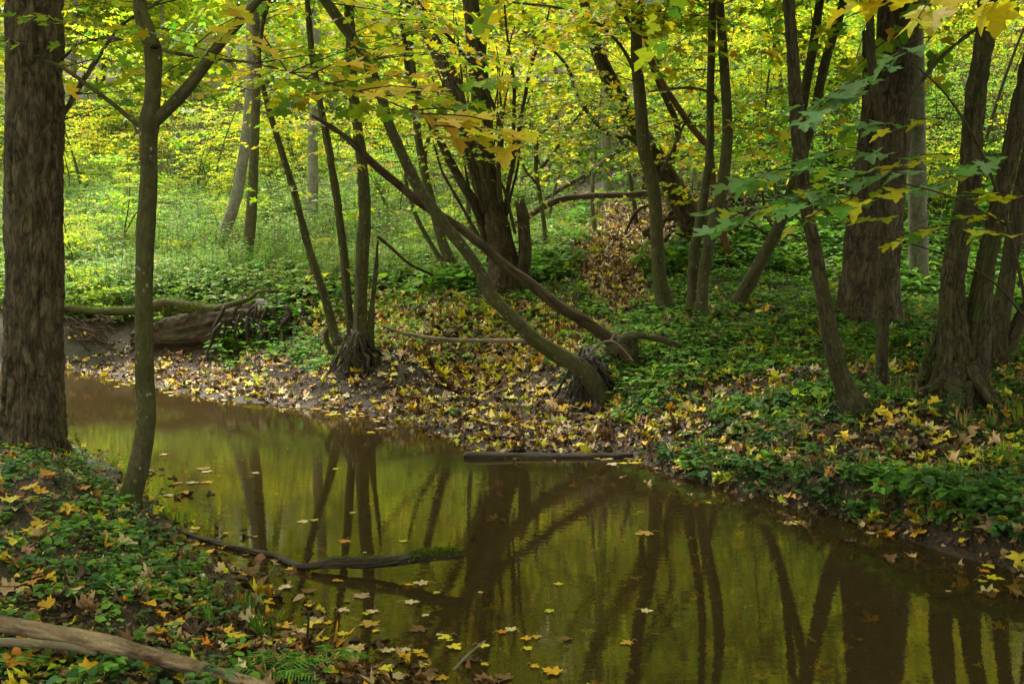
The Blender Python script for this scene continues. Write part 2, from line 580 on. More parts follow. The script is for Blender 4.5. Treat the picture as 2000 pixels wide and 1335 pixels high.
def water_mat():
    m, t, o = mat_base('stream_water')
    g = nd(t, "ShaderNodeNewGeometry")
    n = noise(t, scaled(t, g.outputs['Position'], (3.0, 9.0, 1)), 2.2, 3, .55)
    n_b = noise(t, scaled(t, g.outputs['Position'], (1, 1, 1)), .9, 2, .5)
    bm = nd(t, "ShaderNodeBump")
    bm.inputs['Strength'].default_value = .022
    bm.inputs['Distance'].default_value = .02
    t.links.new(mathn(t, 'ADD', n, mathn(t, 'MULTIPLY', n_b, .8)), bm.inputs['Height'])
    fr = nd(t, "ShaderNodeFresnel")
    fr.inputs['IOR'].default_value = 1.36
    t.links.new(bm.outputs[0], fr.inputs['Normal'])
    gl = nd(t, "ShaderNodeBsdfGlossy")
    gl.inputs['Roughness'].default_value = .02
    gl.inputs['Color'].default_value = (.98, .89, .70, 1)
    t.links.new(bm.outputs[0], gl.inputs['Normal'])
    tr = nd(t, "ShaderNodeBsdfTransparent")
    tr.inputs['Color'].default_value = (.66, .56, .34, 1)
    df = nd(t, "ShaderNodeBsdfDiffuse")
    df.inputs['Color'].default_value = (.080, .058, .024, 1)
    mu = nd(t, "ShaderNodeMixShader")
    mu.inputs[0].default_value = .32
    t.links.new(tr.outputs[0], mu.inputs[1])
    t.links.new(df.outputs[0], mu.inputs[2])
    mx = nd(t, "ShaderNodeMixShader")
    t.links.new(fr.outputs[0], mx.inputs[0])
    t.links.new(mu.outputs[0], mx.inputs[1])
    t.links.new(gl.outputs[0], mx.inputs[2])
    t.links.new(mx.outputs[0], o.inputs[0])
    return m


M['ground'] = ground_mat()
M['water'] = water_mat()

# ------------------------------------------------------------------ terrain
def wl(px, py):
    """point of the water line (z = 0) at a photograph pixel"""
    u = (px - 1000.0) / FPX
    v = (667.5 - py) / FPX
    d = np.array([u, CP + v * SP, -SP + v * CP])
    p = CAM + d * (-CAM[2] / d[2])
    return (p[0], p[1])


FAR_SHORE = [wl(*p) for p in [(135, 722), (230, 740), (330, 762), (480, 786), (600, 797), (700, 806), (800, 822), (880, 850), (935, 872), (1010, 886),
                              (1120, 884), (1230, 884), (1260, 908), (1330, 934), (1440, 964), (1530, 984), (1620, 1006), (1700, 1030), (1830, 1070), (1950, 1102), (2010, 1132)]]
NEAR_SHORE = [wl(*p) for p in [(135, 862), (200, 893), (245, 915), (290, 985), (330, 1030), (390, 1085), (440, 1135), (480, 1200), (530, 1262), (600, 1296), (700, 1332)]]
POLY = np.array([(-14, 14.6), (-9, 14.4)] + FAR_SHORE + [(3.2, 4.2), (4.5, 3.4), (9, 1.5), (14, -4), (6, -5), (3, -1.0), (1.6, 1.2), (.5, 2.6)] + NEAR_SHORE[::-1] + [(-5.5, 8.7), (-9, 9.6), (-14, 10.2)])


def poly_dist(x, y, poly=POLY):
    """signed distance to the polygon's edge, positive outside"""
    sh = np.shape(x)
    x = np.ravel(x); y = np.ravel(y)
    d2 = np.full(x.shape, 1e9)
    ins = np.zeros(x.shape, bool)
    n = len(poly)
    for i in range(n):
        ax, ay = poly[i]
        bx, by = poly[(i + 1) % n]
        ex, ey = bx - ax, by - ay
        t = np.clip(((x - ax) * ex + (y - ay) * ey) / (ex * ex + ey * ey + 1e-12), 0, 1)
        d2 = np.minimum(d2, (x - ax - t * ex) ** 2 + (y - ay - t * ey) ** 2)
        c = ((ay > y) != (by > y)) & (x < (bx - ax) * (y - ay) / (by - ay + 1e-12) + ax)
        ins ^= c
    d = np.sqrt(d2)
    return np.where(ins, -d, d).reshape(sh)


CT = [at(*p) for p in [
    (200, 596, 15.6), (350, 592, 15.6), (430, 478, 22), (490, 515, 20), (300, 400, 28), (600, 420, 26), (300, 330, 35), (100, 250, 45), (600, 250, 45), (120, 598, 15.6), (-100, 598, 15.5),
    (560, 600, 15), (690, 690, 11.6), (800, 640, 12.5), (880, 530, 15.5), (985, 560, 14), (1185, 370, 24), (1230, 440, 19), (1290, 590, 12.5), (1080, 480, 17), (1150, 560, 13.5), (1050, 350, 26),
    (200, 694, 14.4), (350, 694, 14.4), (480, 694, 14.2), (300, 735, 12.9), (400, 740, 12.5), (600, 745, 11.9), (600, 690, 12.9), (900, 760, 11), (1000, 800, 9.9), (1080, 710, 10.4), (1150, 765, 9.5), (800, 700, 11.2), (950, 840, 9.0), (1100, 850, 8.7), (1230, 830, 8.5),
    (1360, 605, 12), (1445, 598, 12.2), (1400, 700, 9.8), (1300, 780, 8.9), (1500, 800, 7.9), (1680, 790, 7.4), (1720, 745, 8.4), (1870, 775, 7.8), (1700, 610, 12), (1790, 560, 15), (1960, 700, 9.2),
    (1600, 900, 6.55), (1400, 880, 7.3), (1800, 950, 5.9), (1950, 990, 5.5), (1900, 850, 6.8), (1500, 450, 16), (1500, 300, 20), (1500, 100, 28), (1900, 450, 18), (1900, 250, 28), (1250, 250, 32),
    (0, 1100, 4.2), (0, 1250, 3.5), (200, 1150, 3.95), (100, 950, 5.6), (65, 872, 7.4), (350, 1200, 3.75), (250, 1000, 5.5), (430, 1280, 3.5), (-300, 1100, 4.5)]]
CT += [np.array(p, float) for p in [(-60, 60, 11), (60, 60, 16), (0, 100, 26), (-60, 110, 26), (60, 110, 34), (-40, 0, 1.5), (40, 0, 3), (-15, 16.5, 1.0), (15, 10, 1.6), (9, 7, .6), (0, -10, .8), (-12, -10, .8), (-10, 4, .5), (0, 1, .12), (-2, 1, .2), (-.6, 3, .05)]]
CT = np.array(CT)


def _tps(CTS):
    P = CTS[:, :2]
    n = len(P)
    r = np.linalg.norm(P[:, None] - P[None], axis=2)
    K = r ** 2 * np.log(r + 1e-9) + np.eye(n) * .02
    A = np.zeros((n + 3, n + 3))
    A[:n, :n] = K
    A[:n, n] = 1
    A[:n, n + 1:] = P
    A[n, :n] = 1
    A[n + 1:, :n] = P.T
    return np.linalg.solve(A, np.concatenate([CTS[:, 2], np.zeros(3)]))


TPSW = _tps(CT)


def height(x, y):
    x = np.asarray(x, float); y = np.asarray(y, float)
    sh = x.shape
    xf, yf = np.atleast_1d(x).ravel(), np.atleast_1d(y).ravel()
    out = np.zeros(len(xf))
    for s in range(0, len(xf), 40000):
        a, b = xf[s:s + 40000], yf[s:s + 40000]
        r = np.sqrt((a[:, None] - CT[None, :, 0]) ** 2 + (b[:, None] - CT[None, :, 1]) ** 2)
        L = (r ** 2 * np.log(r + 1e-9)) @ TPSW[:-3] + TPSW[-3] + TPSW[-2] * a + TPSW[-1] * b
        L = np.maximum(L, .045)
        L = np.maximum(L, .20 * np.clip((a - 1.1) / .9, 0, 1) * np.clip((9.5 - b) / 2, 0, 1))
        d = poly_dist(a, b)
        d = d + .10 * n2(a, b, 1.6, 3) + .04 * n2(a, b, 7, 4)
        t = np.clip(d / np.where(a < .5, .55, np.clip(.42 - .14 * a, .16, .55)), 0, 1)
        t = t * t * (3 - 2 * t)
        tu = np.clip(-d / 1.1, 0, 1)
        z = np.where(d > 0, L * t + .012, -.02 - .30 * tu + .0)
        amp = np.where(d > 0, .02 + np.clip(d, 0, 1) * .05, .02)
        z = z + amp * n2(a, b, 2.3, 5) + amp * .35 * n2(a, b, 9, 6)
        z = np.where((d > .03) & (z < .008), .008 + .01 * t, z)
        out[s:s + 40000] = z
    return out.reshape(sh) if sh else float(out[0])


def ground_pt(px, py):
    u = (px - 1000.0) / FPX
    v = (667.5 - py) / FPX
    d = np.array([u, CP + v * SP, -SP + v * CP])
    ts = np.geomspace(2.0, 110, 700)
    P = CAM + d * ts[:, None]
    g = P[:, 2] - height(P[:, 0], P[:, 1])
    i = np.where(g < 0)[0]
    if len(i) == 0:
        return P[-1]
    i = max(1, i[0])
    f = g[i - 1] / (g[i - 1] - g[i] + 1e-12)
    return P[i - 1] * (1 - f) + P[i] * f


def build_terrain():
    rows, cols = 520, 560
    yy = -9 + np.concatenate([np.linspace(0, 10.5, 40, endpoint=False), 10.5 + (np.geomspace(1, 39, rows - 40) - 1) * 4.1])
    uu = np.linspace(-1, 1, cols)
    uu = (uu * .45 + .55 * uu ** 3) * 1.25
    Y, U = np.meshgrid(yy, uu, indexing='ij')
    X = U * (np.maximum(Y, 0) * .95 + 8.5)
    Z = height(X, Y)
    V = np.stack([X, Y, Z], -1).reshape(-1, 3)
    i = np.arange(rows - 1)[:, None] * cols
    j = np.arange(cols - 1)[None]
    F = np.stack([i + j, i + j + 1, i + cols + j + 1, i + cols + j], -1).reshape(-1, 4)
    b = Bag()
    b.add(V, None, F)
    return tag(b.obj('ground', [M['ground']]), kind='structure')


build_terrain()
b = Bag()
b.add([(-22, -9, 0), (22, -9, 0), (22, 17, 0), (-22, 17, 0)], None, [[0, 1, 2, 3]])
tag(b.obj('water', [M['water']], smooth=False), kind='structure')

# ------------------------------------------------------------------ trees: limbs traced in the photograph, each at its own depth
def path(pts, Y, dY=0.0):
    """pts: (px, py, width_px); depth runs from Y to Y + dY along the limb"""
    n = len(pts)
    out = []
    for i, (x, y, w) in enumerate(pts):
        Yi = Y + dY * i / max(1, n - 1)
        p = at(x, y, Yi)
        out.append([*p, w * .5 * Yi / FPX])
    return np.array(out)


def rooted(P, sink=.25, flare=1.25):
    p = P[0].copy()
    p[2] -= sink
    p[3] *= flare
    return np.vstack([p, P])


def above(P, top, lean=(0, 0), shrink=.45, wander=.25, seed=0):
    """carry a limb on upwards beyond the top of the picture"""
    r = random.Random(seed)
    d = P[-1, :3] - P[-2, :3]
    d = d / (np.linalg.norm(d) + 1e-9)
    out = [P]
    p = P[-1].copy()
    r0 = p[3]
    n = max(3, int((top - p[2]) / .8))
    for i in range(n):
        d = d * .75 + np.array([lean[0] + r.uniform(-1, 1) * wander, lean[1] + r.uniform(-1, 1) * wander, 1.0]) * .3
        d /= np.linalg.norm(d)
        p = p.copy()
        p[:3] += d * (top - P[-1, 2]) / n
        p[3] = r0 * (1 - (1 - shrink) * (i + 1) / n)
        out.append(p[None])
    return np.vstack(out)


def spray(bag, P0, d0, L, rad, pal, ls, tmpl, rnd, sub=3, droop=.12, leafgap=.75, tw=3, lift=.0):
    """one leafy side branch: a main twig, side twigs, and leaves lying in flat tiers"""
    pos, fw, nr = [], [], []

    def twig(p, d, L, r, lev):
        n = max(3, int(L / .14))
        pts = [[*p, r]]
        q = np.array(p, float)
        d = np.array(d, float)
        side = 1
        for i in range(n):
            d = d + np.array([rnd.uniform(-.16, .16), rnd.uniform(-.16, .16), rnd.uniform(-.08, .08) - droop * .3 + lift * .2])
            d /= np.linalg.norm(d)
            q = q + d * L / n
            pts.append([*q, max(.0012, r * (1 - .8 * (i + 1) / n))])
            fr = (i + 1) / n
            if lev > 0 and i >= 1 and rnd.random() < sub * 1.6 / n:
                a = rnd.uniform(.5, 1.1) * side
                side = -side
                ca, sa = math.cos(a), math.sin(a)
                dd = np.array([d[0] * ca - d[1] * sa, d[0] * sa + d[1] * ca, d[2] * .3 + rnd.uniform(-.15, .1)])
                twig(q, dd, L * rnd.uniform(.35, .6), r * .55, lev - 1)
            if fr > (.35 if lev else .15):
                for s_ in ((-1, 1) if rnd.random() < .7 else (side,)):
                    if rnd.random() > leafgap: continue
                    sd = np.array([-d[1], d[0], 0]) * s_
                    f = d * rnd.uniform(.2, .9) + sd * rnd.uniform(.4, 1.0) + np.array([0, 0, -rnd.uniform(.05, .45)])
                    pos.append(q + f * ls * rnd.uniform(.25, .6))
                    fw.append(f)
                    nr.append([rnd.gauss(0, .42), rnd.gauss(0, .42), 1])
        pos.append(q); fw.append(d + np.array([0, 0, -.3])); nr.append([rnd.gauss(0, .25), rnd.gauss(0, .25), 1])
        tube(bag, np.array(pts), tw, .2, 0, seed=1, caps=False, mi=0)

    twig(P0, d0, L, rad, 1 if sub else 0)
    N = len(pos)
    sz = ls * (.5 + .6 * RG.random(N))
    leaves(bag, np.array(pos), np.array(fw), np.array(nr), sz, pick(pal, N), tmpl, .16, .25, mi=1)
    return N


def crown(parent, limbs, n, zr, L, pal, ls=.11, tmpl=MAPLE_MD, seed=0, rad=.008, sub=3, bias=None, tmin=0.0, leafgap=.75, droop=.12, lift=0.0, mats=None, yaw=None):
    rnd = random.Random(seed)
    bag = Bag()
    C = np.vstack([catmull(P, .12) for P in limbs])
    C = C[(C[:, 2] > zr[0]) & (C[:, 2] < zr[1])]
    if len(C) == 0:
        return None
    for k in range(n):
        c = C[rnd.randrange(len(C))]
        a = rnd.uniform(0, 2 * math.pi) if yaw is None else rnd.gauss(*yaw)
        d = np.array([math.cos(a), math.sin(a), rnd.uniform(-.1, .5)])
        if bias is not None: d = d + np.array(bias) * rnd.random()
        d /= np.linalg.norm(d)
        spray(bag, c[:3], d, rnd.uniform(*L), rad * rnd.uniform(.6, 1.2), pal, ls, tmpl, rnd, sub=sub, leafgap=leafgap, droop=droop, lift=lift)
    o = bag.obj('crown', mats or [M['twig'], M['leaf']], parent, origin=np.array(parent.location))
    return o


def make_tree(name, label, cat, paths, mat, Y=None, seg=20, step=.05, wob=.06, ridge=0, rf=26, top=9, group=None, trunk_n=1, names=None, flute=0.0, base=None, seed=None, tops=None, jags=None, flare=1.3, Ys=None):
    """paths[0..trunk_n-1] make the trunk mesh; the others are limbs. A path starts at its lower end."""
    if seed is None: seed = abs(hash(label)) % 97
    seed = sum(ord(c) for c in label) % 89
    bp = ground_pt(*(base or paths[0][0][:2]))
    if Y is None: Y = bp[1]
    loc = np.array([bp[0], bp[1], bp[2]])
    r = root(name, loc, label, cat, group)
    limbs = []
    tb = Bag()
    for i, p in enumerate(paths):
        dY = 0
        Yi = Y
        if Ys and Ys.get(i) is not None: Yi, dY = Ys[i]
        P = path(p, Yi, dY)
        if i == 0 or (i < trunk_n and p[0][1] > paths[0][0][1] - 45): P = rooted(P, .3, flare)
        tp = tops[i] if tops else (top if p[-1][1] <= 0 else None)
        if tp: P = above(P, tp, seed=seed + i)
        bag = tb if i < trunk_n else Bag()
        tube(bag, P, seg if i < trunk_n else max(8, seg * 2 // 3), step, wob, ridge if i < trunk_n else ridge * .5, rf, seed + i, jag=(jags or {}).get(i, 0), flute=flute)
        limbs.append(P)
        if i >= trunk_n:
            bag.obj((names or {}).get(i, 'limb'), [mat], r, origin=loc)
    tb.obj('trunk', [mat], r, origin=loc)
    return r, limbs


MT, ML = [M['twig'], M['leaf']], M['leaf']

# big furrowed trunk on the left
oak, oakL = make_tree('oak_tree', 'thick furrowed brown trunk standing at the left edge of the stream', 'tree',
    [[(62, 905, 200), (62, 880, 172), (64, 840, 148), (65, 780, 137), (66, 700, 130), (66, 600, 128), (66, 450, 124), (67, 300, 122), (67, 150, 121), (67, 0, 120), (68, -60, 118)],
     [(118, 235, 13), (160, 160, 12), (205, 92, 11), (240, 48, 10), (300, 10, 9), (350, -20, 8)],
     [(118, 122, 9), (150, 90, 8), (200, 76, 8), (262, 80, 7), (322, 100, 7), (420, 116, 7), (500, 124, 6), (600, 152, 5), (700, 178, 4), (800, 215, 3), (850, 245, 2)]],
    M['oak'], base=(64, 875), seg=200, step=.014, wob=.03, ridge=.026, rf=15, top=12, trunk_n=1, flare=1.0,
    Ys={1: (7.4, 1.0), 2: (7.2, -2.6)}, tops=[12, None, None], names={1: 'branch', 2: 'branch'})

# young sycamore in front of the water
syc, sycL = make_tree('young_tree', 'slender mossy tree forking in front of the water beside the thick trunk', 'tree',
    [[(252, 992, 60), (258, 960, 50), (270, 915, 47), (281, 860, 43), (286, 800, 42), (282, 720, 41), (281, 600, 38), (283, 500, 39), (285, 440, 42), (287, 415, 40), (291, 340, 36), (290, 280, 38), (291, 240, 44), (297, 200, 36), (300, 150, 35), (299, 100, 38), (291, 75, 37), (276, 30, 31), (270, -30, 28)],
     [(292, 242, 34), (315, 225, 28), (345, 196, 27), (372, 165, 25), (398, 130, 24), (425, 92, 22), (450, 62, 21), (475, 35, 19), (505, 0, 16), (540, -40, 15)],
     [(280, 248, 14), (262, 238, 11), (220, 203, 10), (165, 162, 9), (120, 131, 8), (88, 118, 3)],
     [(303, 92, 20), (292, 52, 19), (278, 15, 17), (268, -30, 16)],
     [(412, 112, 12), (430, 88, 11), (440, 70, 11), (452, 54, 9)]],
    M['smooth'], seg=40, step=.02, wob=.05, top=7.5, Ys={0: None, 3: (5.75, .1)}, jags={4: .02},
    tops=[7.5, 7.0, None, 6.5, None], names={1: 'limb', 2: 'branch', 3: 'limb', 4: 'broken_stub'})

pairA, pairAL = make_tree('tree', 'pale leaning trunk of the pair growing in the green field', 'tree',
    [[(432, 482, 32), (440, 450, 27), (457, 400, 26), (472, 330, 24), (482, 250, 22), (488, 180, 20), (491, 100, 20), (488, 0, 18), (490, -20, 18)]], M['grey'], seg=18, step=.15, top=13)
pairB, pairBL = make_tree('tree', 'darker right trunk of the pair growing in the green field', 'tree',
    [[(479, 517, 34), (483, 490, 27), (490, 430, 25), (495, 330, 21), (498, 250, 20), (501, 150, 19), (500, 50, 18), (496, -20, 17)]], M['smooth'], seg=18, step=.15, top=12)

clump, clumpL = make_tree('tree_clump', 'clump of slim mossy stems on a dark stump behind the leafy beach', 'tree',
    [[(696, 722, 50), (696, 700, 46), (697, 676, 40), (698, 660, 32), (700, 648, 20)],
     [(662, 672, 26), (650, 640, 22), (628, 560, 20), (602, 480, 18), (577, 385, 16), (545, 280, 14), (518, 185, 13), (506, 120, 11), (512, 50, 10), (530, -20, 9)],
     [(686, 672, 26), (684, 640, 22), (678, 560, 20), (667, 460, 19), (650, 340, 17), (637, 260, 16), (624, 190, 16), (609, 100, 15), (598, -20, 14)],
     [(704, 680, 36), (704, 630, 30), (708, 520, 28), (713, 420, 28), (707, 330, 27), (698, 250, 26), (688, 150, 24), (683, 50, 23), (681, -20, 22)],
     [(722, 680, 16), (724, 620, 14), (733, 540, 11), (737, 480, 7), (738, 470, 5)],
     [(727, 690, 12), (728, 610, 9), (731, 560, 7)],
     [(650, 690, 16), (636, 660, 14), (640, 640, 8)]],
    M['smooth'], base=(690, 718), seg=40, step=.03, wob=.12, top=10, flute=.35, ridge=.02, rf=14,
    jags={4: .03, 5: .03}, names={1: 'stem', 2: 'stem', 3: 'stem', 4: 'broken_stem', 5: 'broken_stem', 6: 'broken_stem'},
    Ys={1: (11.55, .3), 2: (11.4, 0), 3: (11.2, 0), 4: (11.2, 0), 5: (11.3, 0), 6: (11.6, 0)}, tops=[None, 9, 9, 10, None, None, None])

lean, leanL = make_tree('leaning_tree', 'leaning tree with two crossing trunks rising from a rotten stump by the shore', 'tree',
    [[(1160, 785, 84), (1156, 755, 70), (1146, 728, 54), (1132, 712, 36)],
     [(1176, 790, 50), (1166, 762, 50), (1150, 736, 46), (1128, 714, 42), (1104, 700, 40), (1075, 683, 37), (1035, 655, 33), (1000, 619, 30), (958, 574, 28), (937, 530, 28), (909, 488, 27), (862, 430, 27), (818, 367, 26), (783, 297, 25), (757, 235, 23), (741, 175, 23), (716, 122, 24), (685, 70, 24), (650, 22, 23), (620, -30, 22)],
     [(1236, 716, 44), (1212, 680, 36), (1188, 660, 30), (1140, 626, 26), (1087, 595, 25), (1035, 553, 24), (982, 514, 22), (930, 469, 21), (880, 432, 20), (825, 399, 20), (765, 350, 19), (720, 311, 18), (685, 276, 15), (650, 250, 12), (612, 228, 7)],
     [(1190, 690, 36), (1212, 664, 26), (1245, 655, 18), (1280, 660, 15), (1310, 668, 13), (1330, 676, 10)]],
    M['smooth'], base=(1155, 766), seg=44, step=.02, wob=.12, ridge=.009, rf=26, flute=.12,
    Ys={0: (9.45, 0), 1: (9.3, -.3), 2: (9.75, -.1), 3: (9.7, .2)}, tops=[None, 7.5, None, None], jags={2: .05}, names={1: 'leaning_trunk', 2: 'broken_trunk', 3: 'arching_root'})
def root_mass(parent, px, py, w, h, n, mat, seed, name='root', thick=.035):
    """a rotten, rooty foot: a knotted core with many twisted roots running down into the soil, one mesh"""
    rd = random.Random(seed)
    g = ground_pt(px, py)
    bag = Bag()
    tube(bag, np.array([[g[0], g[1], g[2] - .1, w * .50], [g[0], g[1], g[2] + h * .3, w * .42], [g[0] + .02, g[1], g[2] + h * .7, w * .34], [g[0], g[1] + .03, g[2] + h, w * .16]]), 56, .015, .30, .03, 11, seed, flute=.4, jag=h * .2)
    for k in range(n):
        a = rd.uniform(0, 2 * math.pi)
        r0 = rd.uniform(.4, 1.3) * thick
        r = w * rd.uniform(.15, .35)
        z = g[2] + h * rd.uniform(.3, 1.0)
        pts = []
        R_ = w * rd.uniform(.55, 1.3)
        for j in range(7):
            t = j / 6
            x, y = g[0] + math.cos(a) * r, g[1] + math.sin(a) * r
            gz = height(x, y)
            zz = z * (1 - t) ** 1.4 + (gz - .02) * (1 - (1 - t) ** 1.4)
            pts.append([x, y, zz + rd.uniform(-.02, .03), r0 * (1 - .1 * j)])
            r += (R_ - w * .25) / 6
            a += rd.uniform(-.25, .25)
        tube(bag, np.array(pts), 9, .015, .4, .008, 30, seed + k, flute=.4)
    for k in range(n):                      # splinters and dangling rootlets
        a = rd.uniform(math.pi, 2 * math.pi)
        x, y, z = g[0] + math.cos(a) * w * .42, g[1] + math.sin(a) * w * .42, g[2] + h * rd.uniform(.4, 1.0)
        tube(bag, np.array([[x, y, z, .005], [x + math.cos(a) * .06, y + math.sin(a) * .06, z - .03, .004], [x + math.cos(a) * .1 + rd.uniform(-.06, .06), y + math.sin(a) * .09, z - rd.uniform(.08, .25), .0015]]), 5, .03, .1)
    o = bag.obj(name, [mat], parent, origin=np.array(parent.location))
    pos_ = np.array([[g[0], g[1], g[2] + h * .2, w * .4], [g[0], g[1], g[2] + h * .9, w * .3]])
    return o


ROOTS = [(lean, 1150, 774, .34, .44, 44, 'wet', 3), (lean, 1232, 712, .13, .26, 14, 'mosslog', 7), (clump, 693, 716, .33, .38, 34, 'wet', 4)]
for (p_, a_, b_, c_, d_, e_, f_, g_) in ROOTS:
    root_mass(p_, a_, b_, c_, d_, e_, M[f_], g_, thick=.022)
# dead bark look on the broken trunk, rotten look on the stump
for ch in lean.children:
    if ch.name.startswith(('broken_trunk',)):
        ch.data.materials[0] = M['dead']
        ch['label'] = 'dead broken trunk with flaking bark'
    if ch.name.startswith('trunk'):
        ch.data.materials[0] = M['wet']

willow, willowL = make_tree('willow_tree', 'old many stemmed willow with a broken stub in the middle of the wood', 'tree',
    [[(984, 572, 92), (986, 545, 78), (984, 510, 66), (976, 460, 54), (962, 400, 44), (950, 320, 40), (944, 250, 40), (938, 170, 42), (930, 90, 40), (920, 0, 36), (915, -30, 34)],
     [(1012, 560, 36), (1026, 500, 32), (1024, 450, 28), (1020, 415, 28), (1016, 396, 22)],
     [(962, 430, 30), (938, 370, 28), (918, 290, 30), (897, 205, 32), (880, 150, 33), (855, 100, 33), (828, 45, 30), (805, -20, 26)],
     [(955, 480, 26), (930, 405, 22), (895, 345, 20), (862, 280, 19), (827, 210, 17), (800, 150, 15), (792, 90, 12), (780, 0, 10)],
     [(978, 400, 12), (974, 330, 11), (980, 262, 10), (958, 192, 9), (930, 140, 8), (888, 84, 8), (840, 40, 6)],
     [(988, 420, 12), (993, 365, 11), (1008, 290, 11), (1021, 210, 9), (1038, 126, 8), (1062, 60, 6), (1080, -10, 5)],
     [(1000, 330, 9), (1004, 227, 9), (1003, 157, 8), (993, 87, 7), (985, 10, 6)],
     [(940, 470, 10), (900, 400, 7), (862, 330, 6), (840, 250, 4)]],
    M['willow'], base=(985, 566), seg=40, step=.05, wob=.1, ridge=.018, rf=20, flute=.25, trunk_n=1,
    names={1: 'broken_stub', 2: 'limb', 3: 'limb', 4: 'branch', 5: 'branch', 6: 'branch', 7: 'branch'}, jags={1: .08},
    Ys={1: (13.7, 0), 2: (14.2, .6), 3: (13.9, -.5), 4: (13.6, -.6), 5: (13.8, .5), 6: (14.3, .3), 7: (13.7, -.5)}, tops=[9, None, 8, 7, None, 7, 7, None])
rw = random.Random(31)
for k in range(13):
    x0, y0 = rw.uniform(945, 1010), rw.uniform(400, 540)
    dx = rw.uniform(-26, 24)
    pts = [(x0, y0, rw.uniform(6, 10))]
    for j in range(6):
        pts.append((pts[-1][0] + dx + rw.uniform(-10, 10), pts[-1][1] - rw.uniform(45, 80), pts[0][2] * (1 - .11 * (j + 1))))
    b = Bag()
    P = path(pts, 14 + rw.uniform(-.4, .5), rw.uniform(-.8, .8))
    tube(b, P, 8, .08, .06, seed=k)
    b.obj('stem', [M['willow']], willow, origin=np.array(willow.location))
    willowL.append(P)

vtree, vtreeL = make_tree('tree', 'straight stem with a thin side stem standing left of the old willow', 'tree',
    [[(886, 528, 34), (880, 510, 26), (862, 467, 22), (845, 400, 19), (832, 350, 18), (820, 290, 18), (814, 245, 17), (806, 140, 16), (800, 52, 14), (797, -20, 13)],
     [(872, 522, 16), (850, 490, 11), (818, 434, 10), (803, 395, 8), (790, 340, 5)],
     [(838, 380, 12), (830, 300, 10), (852, 230, 8), (868, 150, 7), (866, 100, 5)]],
    M['smooth'], seg=18, step=.08, wob=.06, top=8, names={1: 'stem', 2: 'branch'})

mid, midL = make_tree('tree', 'straight dark green trunk rising beside the leaf strewn path', 'tree',
    [[(1300, 604, 50), (1296, 585, 38), (1288, 540, 32), (1283, 460, 28), (1280, 400, 29), (1271, 340, 30), (1258, 290, 29), (1250, 190, 27), (1243, 110, 25), (1244, 0, 24), (1245, -30, 24)],
     [(1246, 160, 8), (1225, 110, 8), (1195, 70, 7), (1150, 35, 6), (1090, 15, 5), (1000, 5, 4)],
     [(1243, 75, 11), (1228, 45, 10), (1205, 0, 10), (1198, -20, 9)],
     [(1290, 340, 7), (1310, 300, 6), (1335, 245, 5), (1350, 220, 4)]],
    M['smooth'], seg=24, step=.06, wob=.04, top=10, names={1: 'branch', 2: 'branch', 3: 'branch'}, tops=[10, None, 6, None])

tw1, tw1L = make_tree('tree', 'thinner left trunk of the twin trunks growing close together', 'tree',
    [[(1350, 612, 34), (1352, 590, 26), (1355, 500, 24), (1363, 450, 22), (1374, 390, 20), (1386, 300, 17), (1387, 200, 16), (1390, 80, 17), (1391, -20, 16)]], M['smooth'], seg=20, step=.07, wob=.04, top=10)
tw2, tw2L = make_tree('tree', 'thicker right trunk of the twin trunks growing close together', 'tree',
    [[(1368, 618, 38), (1370, 600, 29), (1376, 525, 25), (1393, 440, 27), (1410, 370, 26), (1420, 280, 24), (1420, 220, 22), (1415, 140, 21), (1409, 52, 19), (1404, -20, 18)],
     [(1402, 200, 8), (1390, 182, 7), (1350, 172, 6), (1300, 175, 5), (1265, 180, 3)]],
    M['smooth'], seg=22, step=.07, wob=.04, top=10, names={1: 'branch'})

stub, stubL = make_tree('tree', 'dark trunk leaning right between the twin trunks and the wide tree', 'tree',
    [[(1438, 602, 44), (1450, 575, 34), (1475, 530, 30), (1503, 480, 27), (1530, 420, 25), (1552, 350, 23), (1575, 280, 21), (1595, 200, 20), (1612, 120, 20), (1640, 30, 18), (1650, -20, 17)],
     [(1548, 360, 17), (1560, 270, 18), (1573, 175, 20), (1588, 90, 19), (1602, 0, 18), (1606, -20, 18)]],
    M['smooth'], seg=22, step=.07, wob=.09, top=9, names={1: 'limb'}, flute=.1)

front, frontL = make_tree('tree', 'rough barked tree curving up from the right bank nearest the water', 'tree',
    [[(1672, 812, 72), (1662, 785, 58), (1650, 755, 46), (1629, 690, 40), (1615, 615, 36), (1605, 560, 34), (1595, 510, 34), (1583, 445, 31), (1573, 390, 31), (1562, 290, 33), (1555, 215, 33), (1548, 110, 28), (1541, 0, 26), (1540, -30, 26)],
     [(1592, 490, 9), (1570, 440, 7), (1530, 400, 6), (1480, 380, 5)]],
    M['rough'], seg=64, step=.02, wob=.06, ridge=.010, rf=38, top=9, names={1: 'branch'})

slim, slimL = make_tree('tree', 'slim grey trunk in front of the wide dark tree on the right', 'tree',
    [[(1722, 756, 40), (1722, 735, 29), (1724, 650, 26), (1725, 560, 24), (1725, 480, 22), (1725, 385, 22), (1724, 290, 21), (1714, 210, 20), (1703, 130, 19), (1700, 50, 18), (1698, -30, 17)],
     [(1724, 640, 5), (1735, 560, 4), (1760, 500, 3)]],
    M['rough'], seg=30, step=.03, wob=.05, ridge=.003, rf=40, top=9, names={1: 'branch'})

